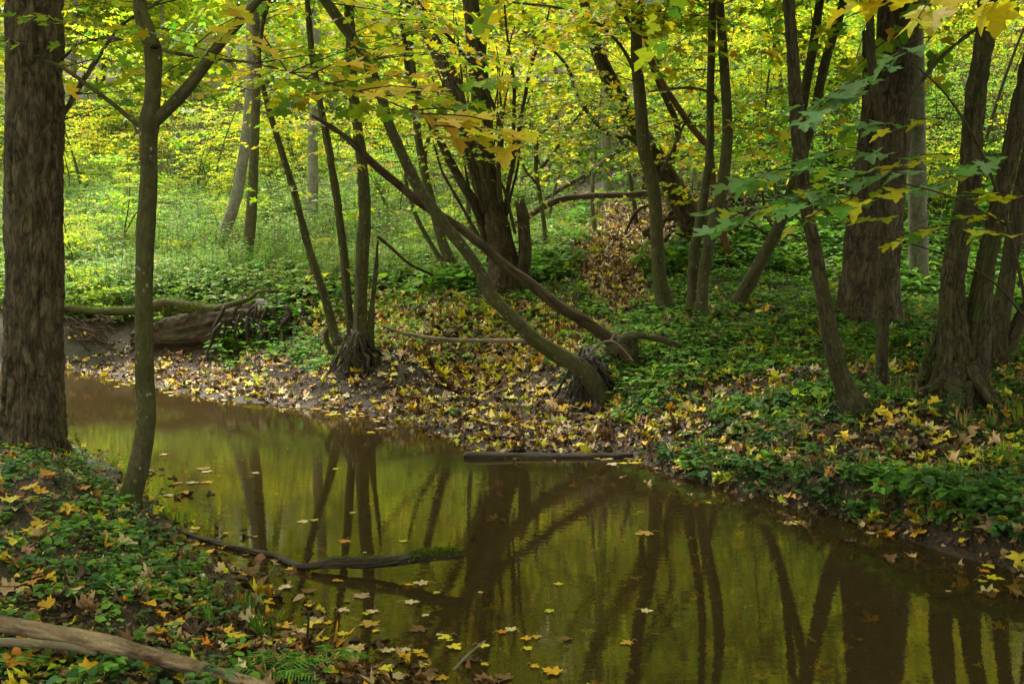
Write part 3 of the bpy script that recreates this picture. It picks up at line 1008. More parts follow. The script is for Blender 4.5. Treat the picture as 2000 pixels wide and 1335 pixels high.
wide, wideL = make_tree('tree', 'wide dark tree with a mossy foot behind the slim grey trunk', 'tree',
    [[(1698, 625, 150), (1698, 600, 134), (1700, 560, 124), (1706, 500, 112), (1716, 434, 100), (1728, 330, 92), (1738, 220, 88), (1748, 100, 85), (1756, 0, 82), (1758, -40, 80)],
     [(1672, 560, 60), (1674, 470, 54), (1682, 380, 44), (1690, 290, 36), (1696, 200, 28), (1694, 120, 22), (1690, 60, 16)]],
    M['oak'], seg=90, step=.04, wob=.05, ridge=.016, rf=22, top=13, names={1: 'limb'}, flute=.12)

beech, beechL = make_tree('tree', 'pale grey trunk half hidden behind the wide dark tree', 'tree',
    [[(1796, 568, 56), (1795, 540, 44), (1793, 450, 40), (1791, 300, 38), (1789, 150, 36), (1786, 0, 34), (1785, -30, 34)]], M['grey'], seg=24, step=.15, top=14)

dbl, dblL = make_tree('tree', 'big rough tree splitting in two above a buttressed foot on the right bank', 'tree',
    [[(1868, 792, 148), (1866, 770, 130), (1866, 735, 104), (1868, 690, 84), (1866, 640, 66), (1860, 575, 54), (1866, 504, 50), (1878, 440, 47), (1891, 385, 45), (1898, 300, 44), (1902, 240, 43), (1910, 170, 44), (1920, 100, 45), (1927, 30, 44), (1930, -30, 42)],
     [(1886, 780, 96), (1896, 720, 78), (1904, 660, 63), (1915, 590, 49), (1925, 520, 45), (1938, 465, 44), (1952, 400, 40), (1970, 320, 40), (1986, 240, 38), (2004, 150, 37), (2030, 40, 35)],
     [(1792, 772, 23), (1812, 722, 30), (1836, 670, 31), (1852, 620, 30), (1860, 570, 21)],
     [(1735, 240, 8), (1783, 182, 10), (1835, 115, 10), (1890, 68, 10), (1935, 40, 10)]],
    M['rough'], seg=80, step=.03, wob=.06, ridge=.020, rf=22, flute=.28, trunk_n=3, base=(1866, 780), top=12,
    tops=[12, 9, None, None], names={3: 'branch'}, Ys={2: (7.75, .1), 3: (6.4, 1.3)})

edge, edgeL = make_tree('tree', 'rough trunk at the right edge standing behind the split tree', 'tree',
    [[(1955, 712, 60), (1952, 690, 46), (1952, 640, 42), (1962, 570, 38), (1974, 500, 35), (1984, 440, 34), (1996, 370, 33), (2015, 280, 32), (2040, 150, 30), (2060, 20, 30)],
     [(1958, 700, 34), (1975, 660, 32), (1998, 612, 30), (2012, 590, 28)]],
    M['rough'], seg=40, step=.04, wob=.07, ridge=.008, rf=30, names={1: 'broken_stub'}, jags={1: .06}, tops=[9, None], flute=.12)

root_mass(dbl, 1868, 790, .32, .34, 12, M['rough'], 6, thick=.06)
root_mass(front, 1672, 812, .13, .16, 8, M['rough'], 8, thick=.03)
# leaning and distant trees
oldlean, oldleanL = make_tree('tree', 'dark old trunk leaning left behind the straight dark green trunk', 'tree',
    [[(1385, 470, 90), (1350, 425, 70), (1318, 370, 50), (1290, 320, 44), (1260, 272, 40), (1225, 215, 36), (1190, 150, 32), (1160, 80, 26), (1140, 0, 20), (1135, -20, 18)],
     [(1300, 335, 16), (1325, 260, 14), (1290, 170, 13), (1262, 100, 10), (1250, 60, 8)]],
    M['willow'], base=(1370, 460), Y=15.5, seg=30, step=.08, wob=.12, ridge=.015, rf=18, names={1: 'limb'}, tops=[8, None], flute=.2)
redt, redtL = make_tree('tree', 'reddish stem leaning left behind the twin trunks', 'tree',
    [[(1420, 500, 20), (1396, 380, 15), (1385, 295, 14), (1352, 250, 14), (1318, 200, 13), (1285, 145, 12), (1262, 80, 10), (1250, 0, 9), (1248, -20, 9)]],
    M['red'], base=(1425, 505), Y=14.5, seg=14, step=.1, top=8)
g1, g1L = make_tree('tree', 'grey trunk far behind the field left of the stem clump', 'tree',
    [[(611, 432, 30), (611, 420, 24), (612, 350, 23), (611, 280, 22), (616, 180, 21), (618, 80, 20), (616, -20, 19)]], M['grey'], seg=16, step=.2, top=15)
g2, g2L = make_tree('tree', 'short looking pale trunk beyond the arching log at the path', 'tree',
    [[(1186, 382, 30), (1186, 370, 22), (1184, 300, 21), (1183, 240, 20), (1181, 120, 19), (1178, -20, 18)]], M['grey'], seg=16, step=.2, top=15)
g3, g3L = make_tree('tree', 'small stem with curved branches in the scrub right of the willow', 'tree',
    [[(1064, 478, 16), (1064, 450, 11), (1056, 390, 10), (1047, 330, 9), (1052, 270, 8), (1080, 240, 6), (1100, 200, 5)],
     [(1047, 340, 7), (1080, 300, 7), (1112, 250, 6), (1150, 200, 5)],
     [(1050, 360, 6), (1020, 320, 5), (1015, 250, 4), (1050, 150, 4)]],
    M['smooth'], Y=16.5, seg=10, step=.1, names={1: 'branch', 2: 'branch'})
g4, g4L = make_tree('tree', 'arched stem bending over right of the old willow', 'tree',
    [[(1260, 330, 12), (1238, 272, 11), (1196, 266, 10), (1165, 240, 10), (1140, 208, 9), (1120, 165, 8), (1108, 130, 7), (1070, 90, 6), (1020, 60, 4)]],
    M['smooth'], base=(1300, 470), Y=15.0, seg=10, step=.1)

# crowns --------------------------------------------------------------------------------------------
# branch sprays with big yellow leaves on the long thin branch
def trace_sprays(parent, specs, seed, ls, tmpl=MAPLE_HI, name='crown'):
    rnd = random.Random(seed)
    bag = Bag()
    for (p0, p1, Y, n, pal, s) in specs:
        a, c = at(*p0, Y), at(*p1, Y + rnd.uniform(-.15, .15))
        mid_ = (a + c) / 2 + np.array([0, 0, .02])
        tube(bag, np.array([[*a, .004], [*mid_, .003], [*c, .0015]]), 5, .08, 0, caps=False)
        pos, fw, nr = [], [], []
        for i in range(n):
            t = (i + .6) / n
            q = a * (1 - t) + c * t
            ax = (c - a) / np.linalg.norm(c - a)
            sd = np.cross(ax, [0, 0, 1]) * (1 if i % 2 else -1)
            f = ax * rnd.uniform(.3, 1) + sd * rnd.uniform(.4, 1.1) + np.array([0, 0, rnd.uniform(-.45, .05)])
            pos.append(q + f * ls * s * .5 * rnd.uniform(.4, 1.0)); fw.append(f); nr.append([rnd.gauss(0, .16), rnd.gauss(0, .16) - .12, 1])
            tube(bag, np.array([[*q, .0016], [*(q + f * ls * s * .3), .0012]]), 3, .1, 0, caps=False)
        N = len(pos)
        leaves(bag, np.array(pos), np.array(fw), np.array(nr), ls * s * (.75 + .4 * RG.random(N)), pick(pal, N, .10), tmpl, .14, .35, mi=1)
    return bag.obj(name, MT, parent, origin=np.array(parent.location))


PO = [((.74, .50, .08), 5), ((.74, .58, .06), 4), ((.68, .40, .08), 1)]
PB = [((.20, .33, .17), 6), ((.16, .32, .09), 2.5), (YGR, .8), (YEL, .5)]
PYG = [(YEL, 3), (YGR, 3), (GRN, 1.5)]
trace_sprays(oak, [((600, 150), (775, 85), 5.0, 5, PO, 1), ((640, 165), (800, 150), 4.8, 6, PO, 1), ((700, 178), (830, 175), 4.7, 6, PO, 1), ((800, 215), (930, 225), 4.5, 6, PO, 1), ((820, 222), (1010, 250), 4.4, 7, PO, .95),
                   ((850, 245), (1000, 280), 4.3, 5, PO, 1), ((560, 138), (470, 20), 5.2, 4, PO, 1), ((380, 90), (470, 30), 5.4, 4, PO, 1.1), ((110, 130), (125, 170), 5.6, 1, [(GOLD, 1)], .8),
                   ((500, 124), (600, 90), 5.6, 5, PYG, 1), ((420, 116), (440, 60), 5.8, 4, PYG, 1)], 3, .13)
crown(oak, [oakL[2]], 16, (2.3, 4.5), (.4, .9), P_MIX, .10, MAPLE_MD, 5, .005, 2)
crown(oak, [oakL[1]], 14, (2.0, 4.5), (.5, 1.0), P_MIX, .10, MAPLE_MD, 6, .006, 2)
crown(syc, sycL[:2] + sycL[3:4], 34, (3.6, 7.5), (.7, 1.8), P_MIX, .09, MAPLE_MD, 8, .008, 3)
crown(clump, clumpL[1:4], 50, (2.9, 10), (.7, 1.7), P_YEL, .095, MAPLE_MD, 9, .008, 3)
crown(clump, clumpL[1:4], 14, (1.4, 3.2), (.4, 1.0), P_MIX, .09, MAPLE_MD, 10, .005, 1)
crown(lean, leanL[1:2], 30, (3.0, 7.5), (.7, 1.8), P_YEL, .095, MAPLE_MD, 11, .008, 3)
crown(willow, willowL[:1] + willowL[2:7], 70, (3.0, 9), (.7, 1.9), P_YEL, .09, MAPLE_MD, 12, .008, 3)
crown(willow, willowL[2:8], 40, (1.6, 3.6), (.6, 1.4), P_MIX, .08, MAPLE_MD, 13, .006, 2, leafgap=.3)
crown(vtree, vtreeL, 40, (3.0, 8), (.6, 1.6), P_YEL, .11, MAPLE_MD, 14, .007, 3)
crown(mid, midL, 60, (3.0, 10), (.6, 1.7), P_YEL, .11, MAPLE_MD, 15, .007, 3)
crown(mid, midL[1:2], 18, (3.0, 6), (.5, 1.0), P_YEL, .11, MAPLE_MD, 16, .005, 2)
crown(tw1, tw1L, 40, (3.8, 10), (.6, 1.6), P_MIX, .11, MAPLE_MD, 17, .007, 3)
crown(tw2, tw2L, 50, (3.6, 10), (.6, 1.6), P_YEL, .11, MAPLE_MD, 18, .007, 3)
crown(stub, stubL, 60, (2.9, 9), (.6, 1.5), P_MIX, .11, MAPLE_MD, 19, .007, 3)
crown(front, frontL, 60, (3.6, 9), (.6, 1.6), P_MIX, .12, MAPLE_MD, 20, .008, 3)
crown(slim, slimL, 40, (3.4, 9), (.5, 1.4), P_MIX, .11, MAPLE_MD, 21, .007, 3)
crown(pairA, pairAL, 60, (4.4, 13), (.8, 2.0), P_MIX, .13, MAPLE_LO, 22, .01, 3)
crown(pairB, pairBL, 60, (4.0, 12), (.8, 2.0), P_YEL, .13, MAPLE_LO, 23, .01, 3)
crown(oldlean, oldleanL, 60, (2.6, 8), (.8, 1.8), P_MIX, .10, MAPLE_LO, 24, .01, 3)
crown(redt, redtL, 40, (2.4, 8), (.6, 1.5), P_YEL, .11, MAPLE_LO, 25, .008, 3)
crown(g1, g1L, 50, (6, 15), (1, 2.4), P_MIX, .14, MAPLE_LO, 26, .012, 3)
crown(g2, g2L, 50, (5, 15), (1, 2.4), P_YEL, .14, MAPLE_LO, 27, .012, 3)
crown(g3, g3L, 36, (2.2, 5), (.5, 1.2), P_YEL, .10, MAPLE_LO, 28, .006, 2)
crown(g4, g4L, 30, (2.5, 6), (.5, 1.2), P_YEL, .10, MAPLE_LO, 29, .006, 2)
# high crowns over the stream: these trees shade the near banks
def high_crown(parent, limb, seed, zr, L, n, ls=.2, pal=P_MIX):
    return crown(parent, [limb], n, zr, L, pal, ls, MAPLE_LO, seed, .02, 4, leafgap=.95)
high_crown(oak, oakL[0], 40, (6.0, 12), (1.5, 4.0), 110)
high_crown(wide, wideL[0], 41, (5.5, 13), (1.5, 4.5), 120)
high_crown(dbl, dblL[0], 42, (5.0, 12), (1.5, 4.0), 130)
high_crown(edge, edgeL[0], 43, (4.5, 9), (1.2, 3.0), 60)
high_crown(beech, beechL[0], 44, (6, 14), (1.2, 3.5), 70)

# blue green sprays reaching in front of the right hand trunks
sap = root('sapling', ground_pt(2080, 1010), 'green and yellow leaved maple sapling reaching in from the right over the bank', 'sapling')
sb = Bag()
sapP = np.array([[2.9, 5.4, .15, .014], [2.75, 5.3, 1.2, .011], [2.5, 5.2, 1.9, .009], [2.2, 5.05, 2.3, .006], [1.9, 5.0, 2.55, .003]])
tube(sb, sapP, 10, .05, .05)
tube(sb, np.array([[2.75, 5.3, 1.2, .008], [2.4, 5.1, 1.45, .006], [1.9, 5.0, 1.62, .004], [1.35, 4.9, 1.62, .002]]), 6, .05, .02)
tube(sb, np.array([[2.6, 5.25, 1.7, .007], [2.2, 5.1, 1.85, .005], [1.7, 5.0, 1.95, .003], [1.45, 4.9, 1.98, .002]]), 6, .05, .02)
sb.obj('stem', [M['twig']], sap, origin=np.array(sap.location))
sp = []
for (a, c, n, pal, s) in [((1640, 290), (1450, 360), 6, PB, .9), ((1590, 330), (1430, 350), 4, PB, .9), ((1560, 390), (1370, 415), 5, PB, .95), ((1500, 405), (1400, 440), 3, PB, .9),
                          ((1760, 120), (1600, 210), 6, PB, .85), ((1680, 150), (1560, 240), 5, PB, .9), ((1820, 70), (1740, 110), 3, PB, .9), ((1700, 180), (1570, 200), 4, PB, .9),
                          ((1640, 360), (1530, 400), 5, PB, .9), ((1740, 300), (1640, 290), 4, PB, .8), ((1800, 330), (1660, 350), 6, PB, .8), ((1760, 360), (1640, 400), 5, PYG, .85),
                          ((1860, 300), (1740, 320), 5, PYG, .8), ((1900, 340), (1800, 370), 5, PB, .8), ((1960, 300), (1870, 330), 4, PB, .8), ((1990, 390), (1900, 380), 5, PYG, .85),
                          ((1750, 240), (1650, 250), 4, PB, .8), ((1850, 230), (1740, 250), 4, PYG, .8), ((1740, 420), (1660, 430), 3, PYG, .8), ((1850, 440), (1740, 470), 4, PYG, .75),
                          ((1960, 430), (1880, 420), 3, PYG, .8), ((1700, 340), (1600, 330), 4, PB, .85), ((1640, 400), (1560, 440), 4, PYG, .8), ((1700, 390), (1560, 380), 5, PB, .85), ((1620, 350), (1500, 400), 5, PYG, .85),
                          ((1980, 460), (1900, 450), 3, PYG, .8)]:
    sp.append((a, c, random.uniform(4.7, 5.4), n + 2, pal, s * 1.12))
trace_sprays(sap, sp, 5, .115)
sap2 = root('branch_spray', at(1905, 60, 3.4), 'hanging spray of large golden leaves at the top right', 'branch')
trace_sprays(sap2, [((1900, -40), (1660, 15), 3.3, 8, [(YEL, 4)], .75), ((1850, -30), (1790, 40), 3.1, 5, [(YEL, 3), (YGR, 1)], .8), ((1980, -40), (1940, 10), 2.9, 4, [(YEL, 1)], .75), ((1800, -30), (1700, -5), 3.4, 5, [(YEL, 1)], .9)], 6, .12, name='leaves')
tb = Bag()
tube(tb, path([(2120, -60, 10), (1980, -50, 8), (1900, -42, 6), (1850, -32, 5), (1800, -30, 3)], 3.3, -.1), 6, .05, .02)
tb.obj('twig', [M['twig']], sap2, origin=np.array(sap2.location))

# ------------------------------------------------------------------ thicket: saplings, shrubs, brush and far trees, copied over the slopes
def proto_sapling(name, label, cat, H, nstem, nspray, pal, ls, tmpl, seed, zlo=.12, L=(.5, 1.3), spread=.35, mat=None, lg=.85):
    rnd = random.Random(seed)
    r = root(name, (0, 0, 0), label, cat)
    limbs = []
    tb = Bag()
    for k in range(nstem):
        a = rnd.uniform(0, 6.28)
        p = [[rnd.uniform(-.1, .1), rnd.uniform(-.1, .1), -.3, H * .011]]
        d = np.array([math.cos(a) * spread, math.sin(a) * spread, 1.0])
        h = H * rnd.uniform(.75, 1.1)
        for i in range(6):
            d = d + np.array([rnd.uniform(-.2, .2), rnd.uniform(-.2, .2), .1])
            dn = d / np.linalg.norm(d)
            q = p[-1]
            p.append([q[0] + dn[0] * h / 6, q[1] + dn[1] * h / 6, q[2] + dn[2] * h / 6, H * .010 * (1 - .14 * (i + 1))])
        P = np.array(p)
        tube(tb, P, 7, .2, .05, seed=k)
        limbs.append(P)
    tb.obj('trunk', [mat or M['smooth']], r)
    crown(r, limbs, nspray, (H * zlo, H * 1.2), L, pal, ls, tmpl, seed, .006, 3, leafgap=lg, mats=[M['twig'], M['bgleaf']])
    return r


protos = {
    'ysap': proto_sapling('maple_sapling', '', 'sapling', 5.0, 2, 46, P_YEL, .125, MAPLE_LO, 51),
    'msap': proto_sapling('maple_sapling', '', 'sapling', 4.2, 2, 44, P_MIX, .12, MAPLE_LO, 52),
    'gshr': proto_sapling('shrub', '', 'shrub', 2.6, 5, 60, P_GRN, .085, LEAF_LO, 53, .05, (.4, 1.0), .6),
    'yshr': proto_sapling('shrub', '', 'shrub', 2.0, 5, 50, P_YEL, .085, MAPLE_LO, 54, .05, (.4, .9), .6),
    'brush': proto_sapling('brushwood', '', 'brushwood', 2.2, 26, 90, [(TAN, 2), (LIME, 1), (YEL, 1)], .05, LEAF_LO, 55, .1, (.5, 1.2), .8, M['palestick'], .12),
    'tall': proto_sapling('forest_tree', '', 'tree', 14.0, 1, 150, P_MIX, .17, MAPLE_LO, 56, .18, (1.0, 2.8), .06, M['grey']),
    'tally': proto_sapling('forest_tree', '', 'tree', 12.0, 1, 150, P_YEL, .17, MAPLE_LO, 57, .15, (1.0, 2.6), .08, M['smooth']),
}
protos['shade'] = proto_sapling('forest_tree', '', 'tree', 12.0, 1, 170, P_MIX, .2, MAPLE_LO, 58, .40, (1.5, 3.6), .05, M['smooth'])  # added out of view around the camera, to keep skylight off the foreground
LAB = {
    'shade': ('unseen tall tree with a spreading crown added to shade the near banks', 'unseen trees added to shade the near banks'),
    'ysap': ('yellow leaved maple sapling in the thicket behind', 'yellow maple saplings in the thicket'),
    'msap': ('green and yellow maple sapling in the thicket behind', 'green and yellow maple saplings in the thicket'),
    'gshr': ('green leafy shrub on the slope under the trees', 'green shrubs on the slope'),
    'yshr': ('low yellow leaved shrub on the slope under the trees', 'yellow shrubs on the slope'),
    'brush': ('bare mauve grey brushwood thicket with thin stems', 'bare brushwood'),
    'tall': ('tall pale trunked forest tree on the far slope', 'pale forest trees on the far slope'),
    'tally': ('tall mossy trunked forest tree with yellow crown on the far slope', 'mossy forest trees on the far slope'),
}
protos['pole'] = proto_sapling('pole_sapling', '', 'sapling', 5.5, 1, 10, P_YEL, .09, MAPLE_LO, 59, .45, (.4, .9), .25, lg=.5)
LAB['pole'] = ('thin bare stemmed sapling between the larger trees', 'thin saplings between the trees')
protos['lshr'] = proto_sapling('shrub', '', 'shrub', 2.2, 6, 60, [((.20, .34, .09), 4), (LIME, 3), (MGR, 2), (YGR, 1.5)], .075, LEAF_LO, 60, .05, (.3, .8), .6)
LAB['lshr'] = ('soft pale green bush growing among the herbs of the field', 'pale green bushes in the field')
used = set()


def put(kind, px, Y, s=1.0):
    x = (px - 1000.0) / FPX * Y * 1.0
    z = height(x, Y)
    rz = random.uniform(0, 6.28)
    s = s * random.uniform(.85, 1.15)
    lab, grp = LAB[kind]
    o = protos[kind]
    if kind not in used:
        used.add(kind)
        o.location = (x, Y, z); o.rotation_euler = (0, 0, rz); o.scale = (s, s, s)
        o['label'] = lab; o['group'] = grp
        return o
    return copy_tree(o, (x, Y, z), rz, s, lab, grp)


for (x_, y_, s_) in [(6.5, -1, 1), (9.5, 4, 1), (0, -5, 1.05), (-6.5, -2, 1), (-10, 5, 1), (8.5, 8, .95), (12, 11, 1), (3.5, -3, .9), (-3, -3.5, .9)]:
    put('shade', 1000 + x_ / y_ * FPX, y_, s_)
r_ = random.Random(99)
for i in range(34): put(('gshr', 'yshr', 'gshr', 'msap')[i % 4], r_.uniform(120, 1000), r_.uniform(20, 33), r_.uniform(.22, .45))
for (px, Y, s) in [(190, 15.2, .42), (150, 19, .5), (240, 22, .55)]: put('msap', px, Y, s)
for i in range(24): put('lshr', 110 + i * 38 + r_.uniform(-25, 25), r_.uniform(25, 35), r_.uniform(.45, .85))
for i in range(9): put('ysap', 120 + i * 85 + r_.uniform(-25, 25), r_.uniform(28, 34), r_.uniform(.45, .65))
for px in range(-150, 800, 75): put('yshr', px + r_.uniform(-30, 30), r_.uniform(33, 40), 1.1)
for px in range(-200, 900, 85): put('gshr', px + r_.uniform(-30, 30), r_.uniform(31, 46), 1.0)
for px in range(-200, 950, 80): put('ysap', px + r_.uniform(-30, 30), r_.uniform(36, 52), 1.0)
for px in range(-200, 950, 110): put('msap', px + r_.uniform(-30, 30), r_.uniform(38, 56), 1.1)
for px in range(150, 2050, 85): put('pole', px + r_.uniform(-35, 35), r_.uniform(28, 38) if px < 900 else r_.uniform(16, 27), r_.uniform(.7, 1.1))
for (px, Y, s) in [(350, 33, 1.3), (400, 35, 1.3), (440, 34, 1.2), (300, 38, 1.2), (880, 26, .9), (1900, 24, 1.3), (1960, 22, 1.3), (2020, 24, 1.3), (1380, 17, .6), (1330, 18, .6), (1120, 28, 1.1), (1060, 27, 1)]: put('brush', px, Y, s)
for px in range(760, 1400, 60): put('ysap', px + r_.uniform(-25, 25), r_.uniform(26, 42), .9)
for px in range(760, 1300, 70): put('gshr', px + r_.uniform(-25, 25), r_.uniform(25, 36), .9)
for px in range(1320, 2250, 55): put('gshr', px + r_.uniform(-25, 25), r_.uniform(17.5, 22), .75)
for px in range(1320, 2350, 60): put('gshr', px + r_.uniform(-25, 25), r_.uniform(22, 32), 1.0)
for px in range(1300, 2250, 80): put('msap', px + r_.uniform(-25, 25), r_.uniform(21, 34), .8)
for px in range(1300, 2250, 110): put('yshr', px + r_.uniform(-25, 25), r_.uniform(18, 28), .8)
for px in range(1350, 2300, 130): put('ysap', px + r_.uniform(-25, 25), r_.uniform(20, 36), .8)
for (px, Y, k) in [(1440, 31, 'tall'), (1530, 36, 'tally'), (1330, 34, 'tall'), (300, 44, 'tall'), (200, 52, 'tall'), (700, 42, 'tall'), (900, 60, 'tall'), (1200, 40, 'tall'), (1700, 36, 'tally'), (340, 50, 'tall'), (150, 46, 'tall'), (560, 48, 'tall'), (240, 60, 'tall'), (450, 62, 'tall'), (720, 55, 'tall'), (40, 55, 'tally'), (640, 60, 'tally'), (860, 52, 'tall'), (980, 45, 'tally'),
                   (1100, 50, 'tall'), (1330, 44, 'tally'), (1500, 40, 'tally'), (1620, 48, 'tall'), (1850, 42, 'tall'), (1980, 36, 'tally'), (2150, 40, 'tall'), (-100, 44, 'tall'), (-250, 50, 'tally'), (1430, 60, 'tall'), (1230, 64, 'tall'), (2300, 50, 'tally'),
                   (350, 75, 'tall'), (850, 74, 'tall'), (1100, 78, 'tally'), (1350, 72, 'tall'), (1650, 70, 'tally'), (1950, 66, 'tall')]: put(k, px, Y, 1.0 if Y < 45 else 1.35)
for i in range(30): put(('tall', 'tally')[i % 2], -500 + i * 105 + r_.uniform(-30, 30), r_.uniform(70, 100), 1.7)

# ------------------------------------------------------------------ logs, sticks, roots
def log(name, label, cat, specs, mat, seg=20, step=.03, wob=.08, ridge=0., rf=30, flute=0., names=None, group=None, extra_moss=0, base=None, z0=None):
    """specs: list of [points(px,py,w), Y, dY, jag]; the first is the body"""
    P0 = path(*specs[0][:3])
    loc = P0[0, :3].copy()
    if len(specs) == 1:
        b = Bag()
        tube(b, P0, seg, step, wob, ridge, rf, len(label) % 13, jag=specs[0][3] if len(specs[0]) > 3 else 0, flute=flute)
        return tag(b.obj(name, [mat], None, origin=loc), label, cat, group)
    r = root(name, loc, label, cat, group)
    for i, s in enumerate(specs):
        b = Bag()
        tube(b, path(*s[:3]), seg if i == 0 else max(6, seg // 2), step, wob, ridge, rf, len(label) % 13 + i, jag=s[3] if len(s) > 3 else 0, flute=flute)
        b.obj((names or {}).get(i, 'log' if i == 0 else 'branch'), [s[4] if len(s) > 4 else mat], r, origin=loc)
    return r


def moss_on(parent, P, n, spread, size=.012, seed=0):
    """tufts of moss along the top of a limb"""
    R = catmull(P, .01)
    i = RG.integers(0, len(R), n)
    c = R[i]
    a = RG.normal(size=n) * spread
    pos = c[:, :3] + np.stack([np.sin(a) * 0, np.sin(a) * c[:, 3], np.cos(a) * c[:, 3] * .95], -1) + RG.normal(size=(n, 3)) * .003
    f = np.stack([RG.normal(size=n), RG.normal(size=n), RG.random(n) * 1.2 + .2], -1)
    bag = Bag()
    leaves(bag, pos, f, RG.normal(size=(n, 3)) + [0, 0, .5], size * (.6 + RG.random(n)), pick([((.10, .16, .015), 3), ((.06, .10, .012), 2), ((.16, .20, .02), 1)], n), LANCE, .1, .3)
    return tag(bag.obj('moss', [M['moss']], parent, origin=np.array(parent.location)), kind='stuff')


# floating log
fl = [(330, 1030, 8), (380, 1050, 10), (440, 1068, 11), (500, 1082, 13), (545, 1092, 15), (590, 1104, 19), (640, 1108, 23), (700, 1106, 26), (760, 1099, 27), (820, 1092, 27), (870, 1087, 24), (897, 1083, 20)]
def path_y(pts):
    out = []
    for (x, y, w, Y) in pts:
        out.append([*at(x, y, Y), w * .5 * Y / FPX])
    return np.array(out)


FP = []
for (x, y, w) in fl[:5]:
    q = wl(x, y); FP.append([q[0], q[1], .012, w * .56 * q[1] / FPX])
q = wl(588, 1112)
A_, B_ = np.array([q[0], q[1], .016]), at(897, 1083, 4.66)
for t_, r_w in ((0, .021), (.16, .029), (.34, .033), (.52, .034), (.70, .034), (.86, .031), (1, .026)):
    FP.append([*(A_ * (1 - t_) + B_ * t_ + [0, 0, .006 * math.sin(t_ * 9)]), r_w])
FP = np.array(FP)
flo = root('floating_log', FP[7, :3], 'dark wet log with moss on its raised end lying in the stream', 'log')
b = Bag(); tube(b, FP, 40, .01, .13, .006, 40, 5, flute=.22, jag=.035); b.obj('log', [M['wet']], flo, origin=FP[7, :3])
b = Bag(); tube(b, path_y([(596, 1104, 8, 4.88), (604, 1088, 6, 4.87), (612, 1080, 4, 4.86)]), 8, .01, .1, jag=.01); b.obj('stub', [M['dead']], flo, origin=FP[7, :3])
moss_on(flo, FP[9:], 1200, .8, .012)
moss_on(flo, FP[6:9], 500, .6, .008)
# log along the shore of the leafy beach
log('sunken_log', 'long black log lying flat in the water below the leafy beach', 'log', [[[(906, 888, 14), (925, 890, 21), (1000, 892, 20), (1080, 893, 20), (1160, 892, 18), (1235, 889, 14)], 7.62, .02, .02]], M['wet'], 16, .02, .12)
# bottom-left logs
bl = [(-60, 1205, 40), (0, 1218, 40), (90, 1232, 39), (175, 1247, 38), (235, 1262, 40), (297, 1279, 36), (370, 1300, 36), (437, 1318, 34), (500, 1337, 31), (560, 1355, 26)]
def on_bank(pts, lift=.0, flat=None):
    """points resting on the ground under the given pixels"""
    out = []
    for (x, y, w) in pts:
        g = ground_pt(x, y)
        r = w * .5 * g[1] / FPX
        out.append([g[0], g[1], g[2] + r * .6 + lift, r])
    return np.array(out)


blp = path(bl, 3.42, -.26)
def moss_foot(parent, P, n, z1, size=.02, seed=0, az=None):
    """moss tufts on the bark of a trunk's foot, thinning upwards"""
    R_ = catmull(P, .02)
    R_ = R_[R_[:, 2] < z1]
    w = (z1 - R_[:, 2]) ** 1.5
    i = RG.choice(len(R_), n, p=w / w.sum())
    a = RG.uniform(0, 2 * math.pi, n)
    c = R_[i]
    rad = c[:, 3] * 1.0
    nv = np.stack([np.cos(a), np.sin(a), np.zeros(n)], -1)
    pos = c[:, :3] + nv * rad[:, None]
    k = n2(a * 2 + 5, pos[:, 2] * 3, 1.0, seed) > -.05
    bag = Bag()
    pos, nv = pos[k], nv[k]
    m = len(pos)
    leaves(bag, pos, nv + RG.normal(size=(m, 3)) * .6 + [0, 0, .2], RG.normal(size=(m, 3)), size * (.5 + RG.random(m)), pick([((.08, .12, .012), 3), ((.05, .08, .010), 3), ((.13, .17, .02), 1)], m), LANCE, .1, .3)
    return tag(bag.obj('moss', [M['moss']], parent, origin=np.array(parent.location)), kind='stuff')


moss_foot(oak, oakL[0], 5000, .75, .022, 1)
moss_foot(wide, wideL[0], 3000, 1.9, .035, 2)
moss_foot(dbl, dblL[0], 2500, 1.3, .025, 3)
moss_foot(clump, clumpL[0], 1500, .95, .03, 4)
moss_foot(slim, slimL[0], 700, 1.0, .018, 5)
r = root('fallen_log', blp[1, :3], 'thick pale brown fallen log lying across the corner of the near bank', 'log')
b = Bag(); tube(b, blp, 56, .008, .10, .004, 24, 3, flute=.10); b.obj('log', [M['pale']], r, origin=blp[1, :3])
b = Bag(); tube(b, path([(118, 1238, 10), (128, 1262, 9), (134, 1286, 6)], 3.35), 8, .01, .1); b.obj('stub', [M['pale']], r, origin=blp[1, :3])
moss_on(r, path([(150, 1240, 40), (200, 1250, 40)], 3.4), 160, .5, .008)
log('fallen_branch', 'thin grey branch lying just below the thick pale log', 'branch', [[[(-60, 1252, 20), (0, 1253, 20), (60, 1255, 19), (140, 1262, 16), (190, 1275, 12)], 3.3, .02, 0]], M['palestick'], 18, .015, .07)
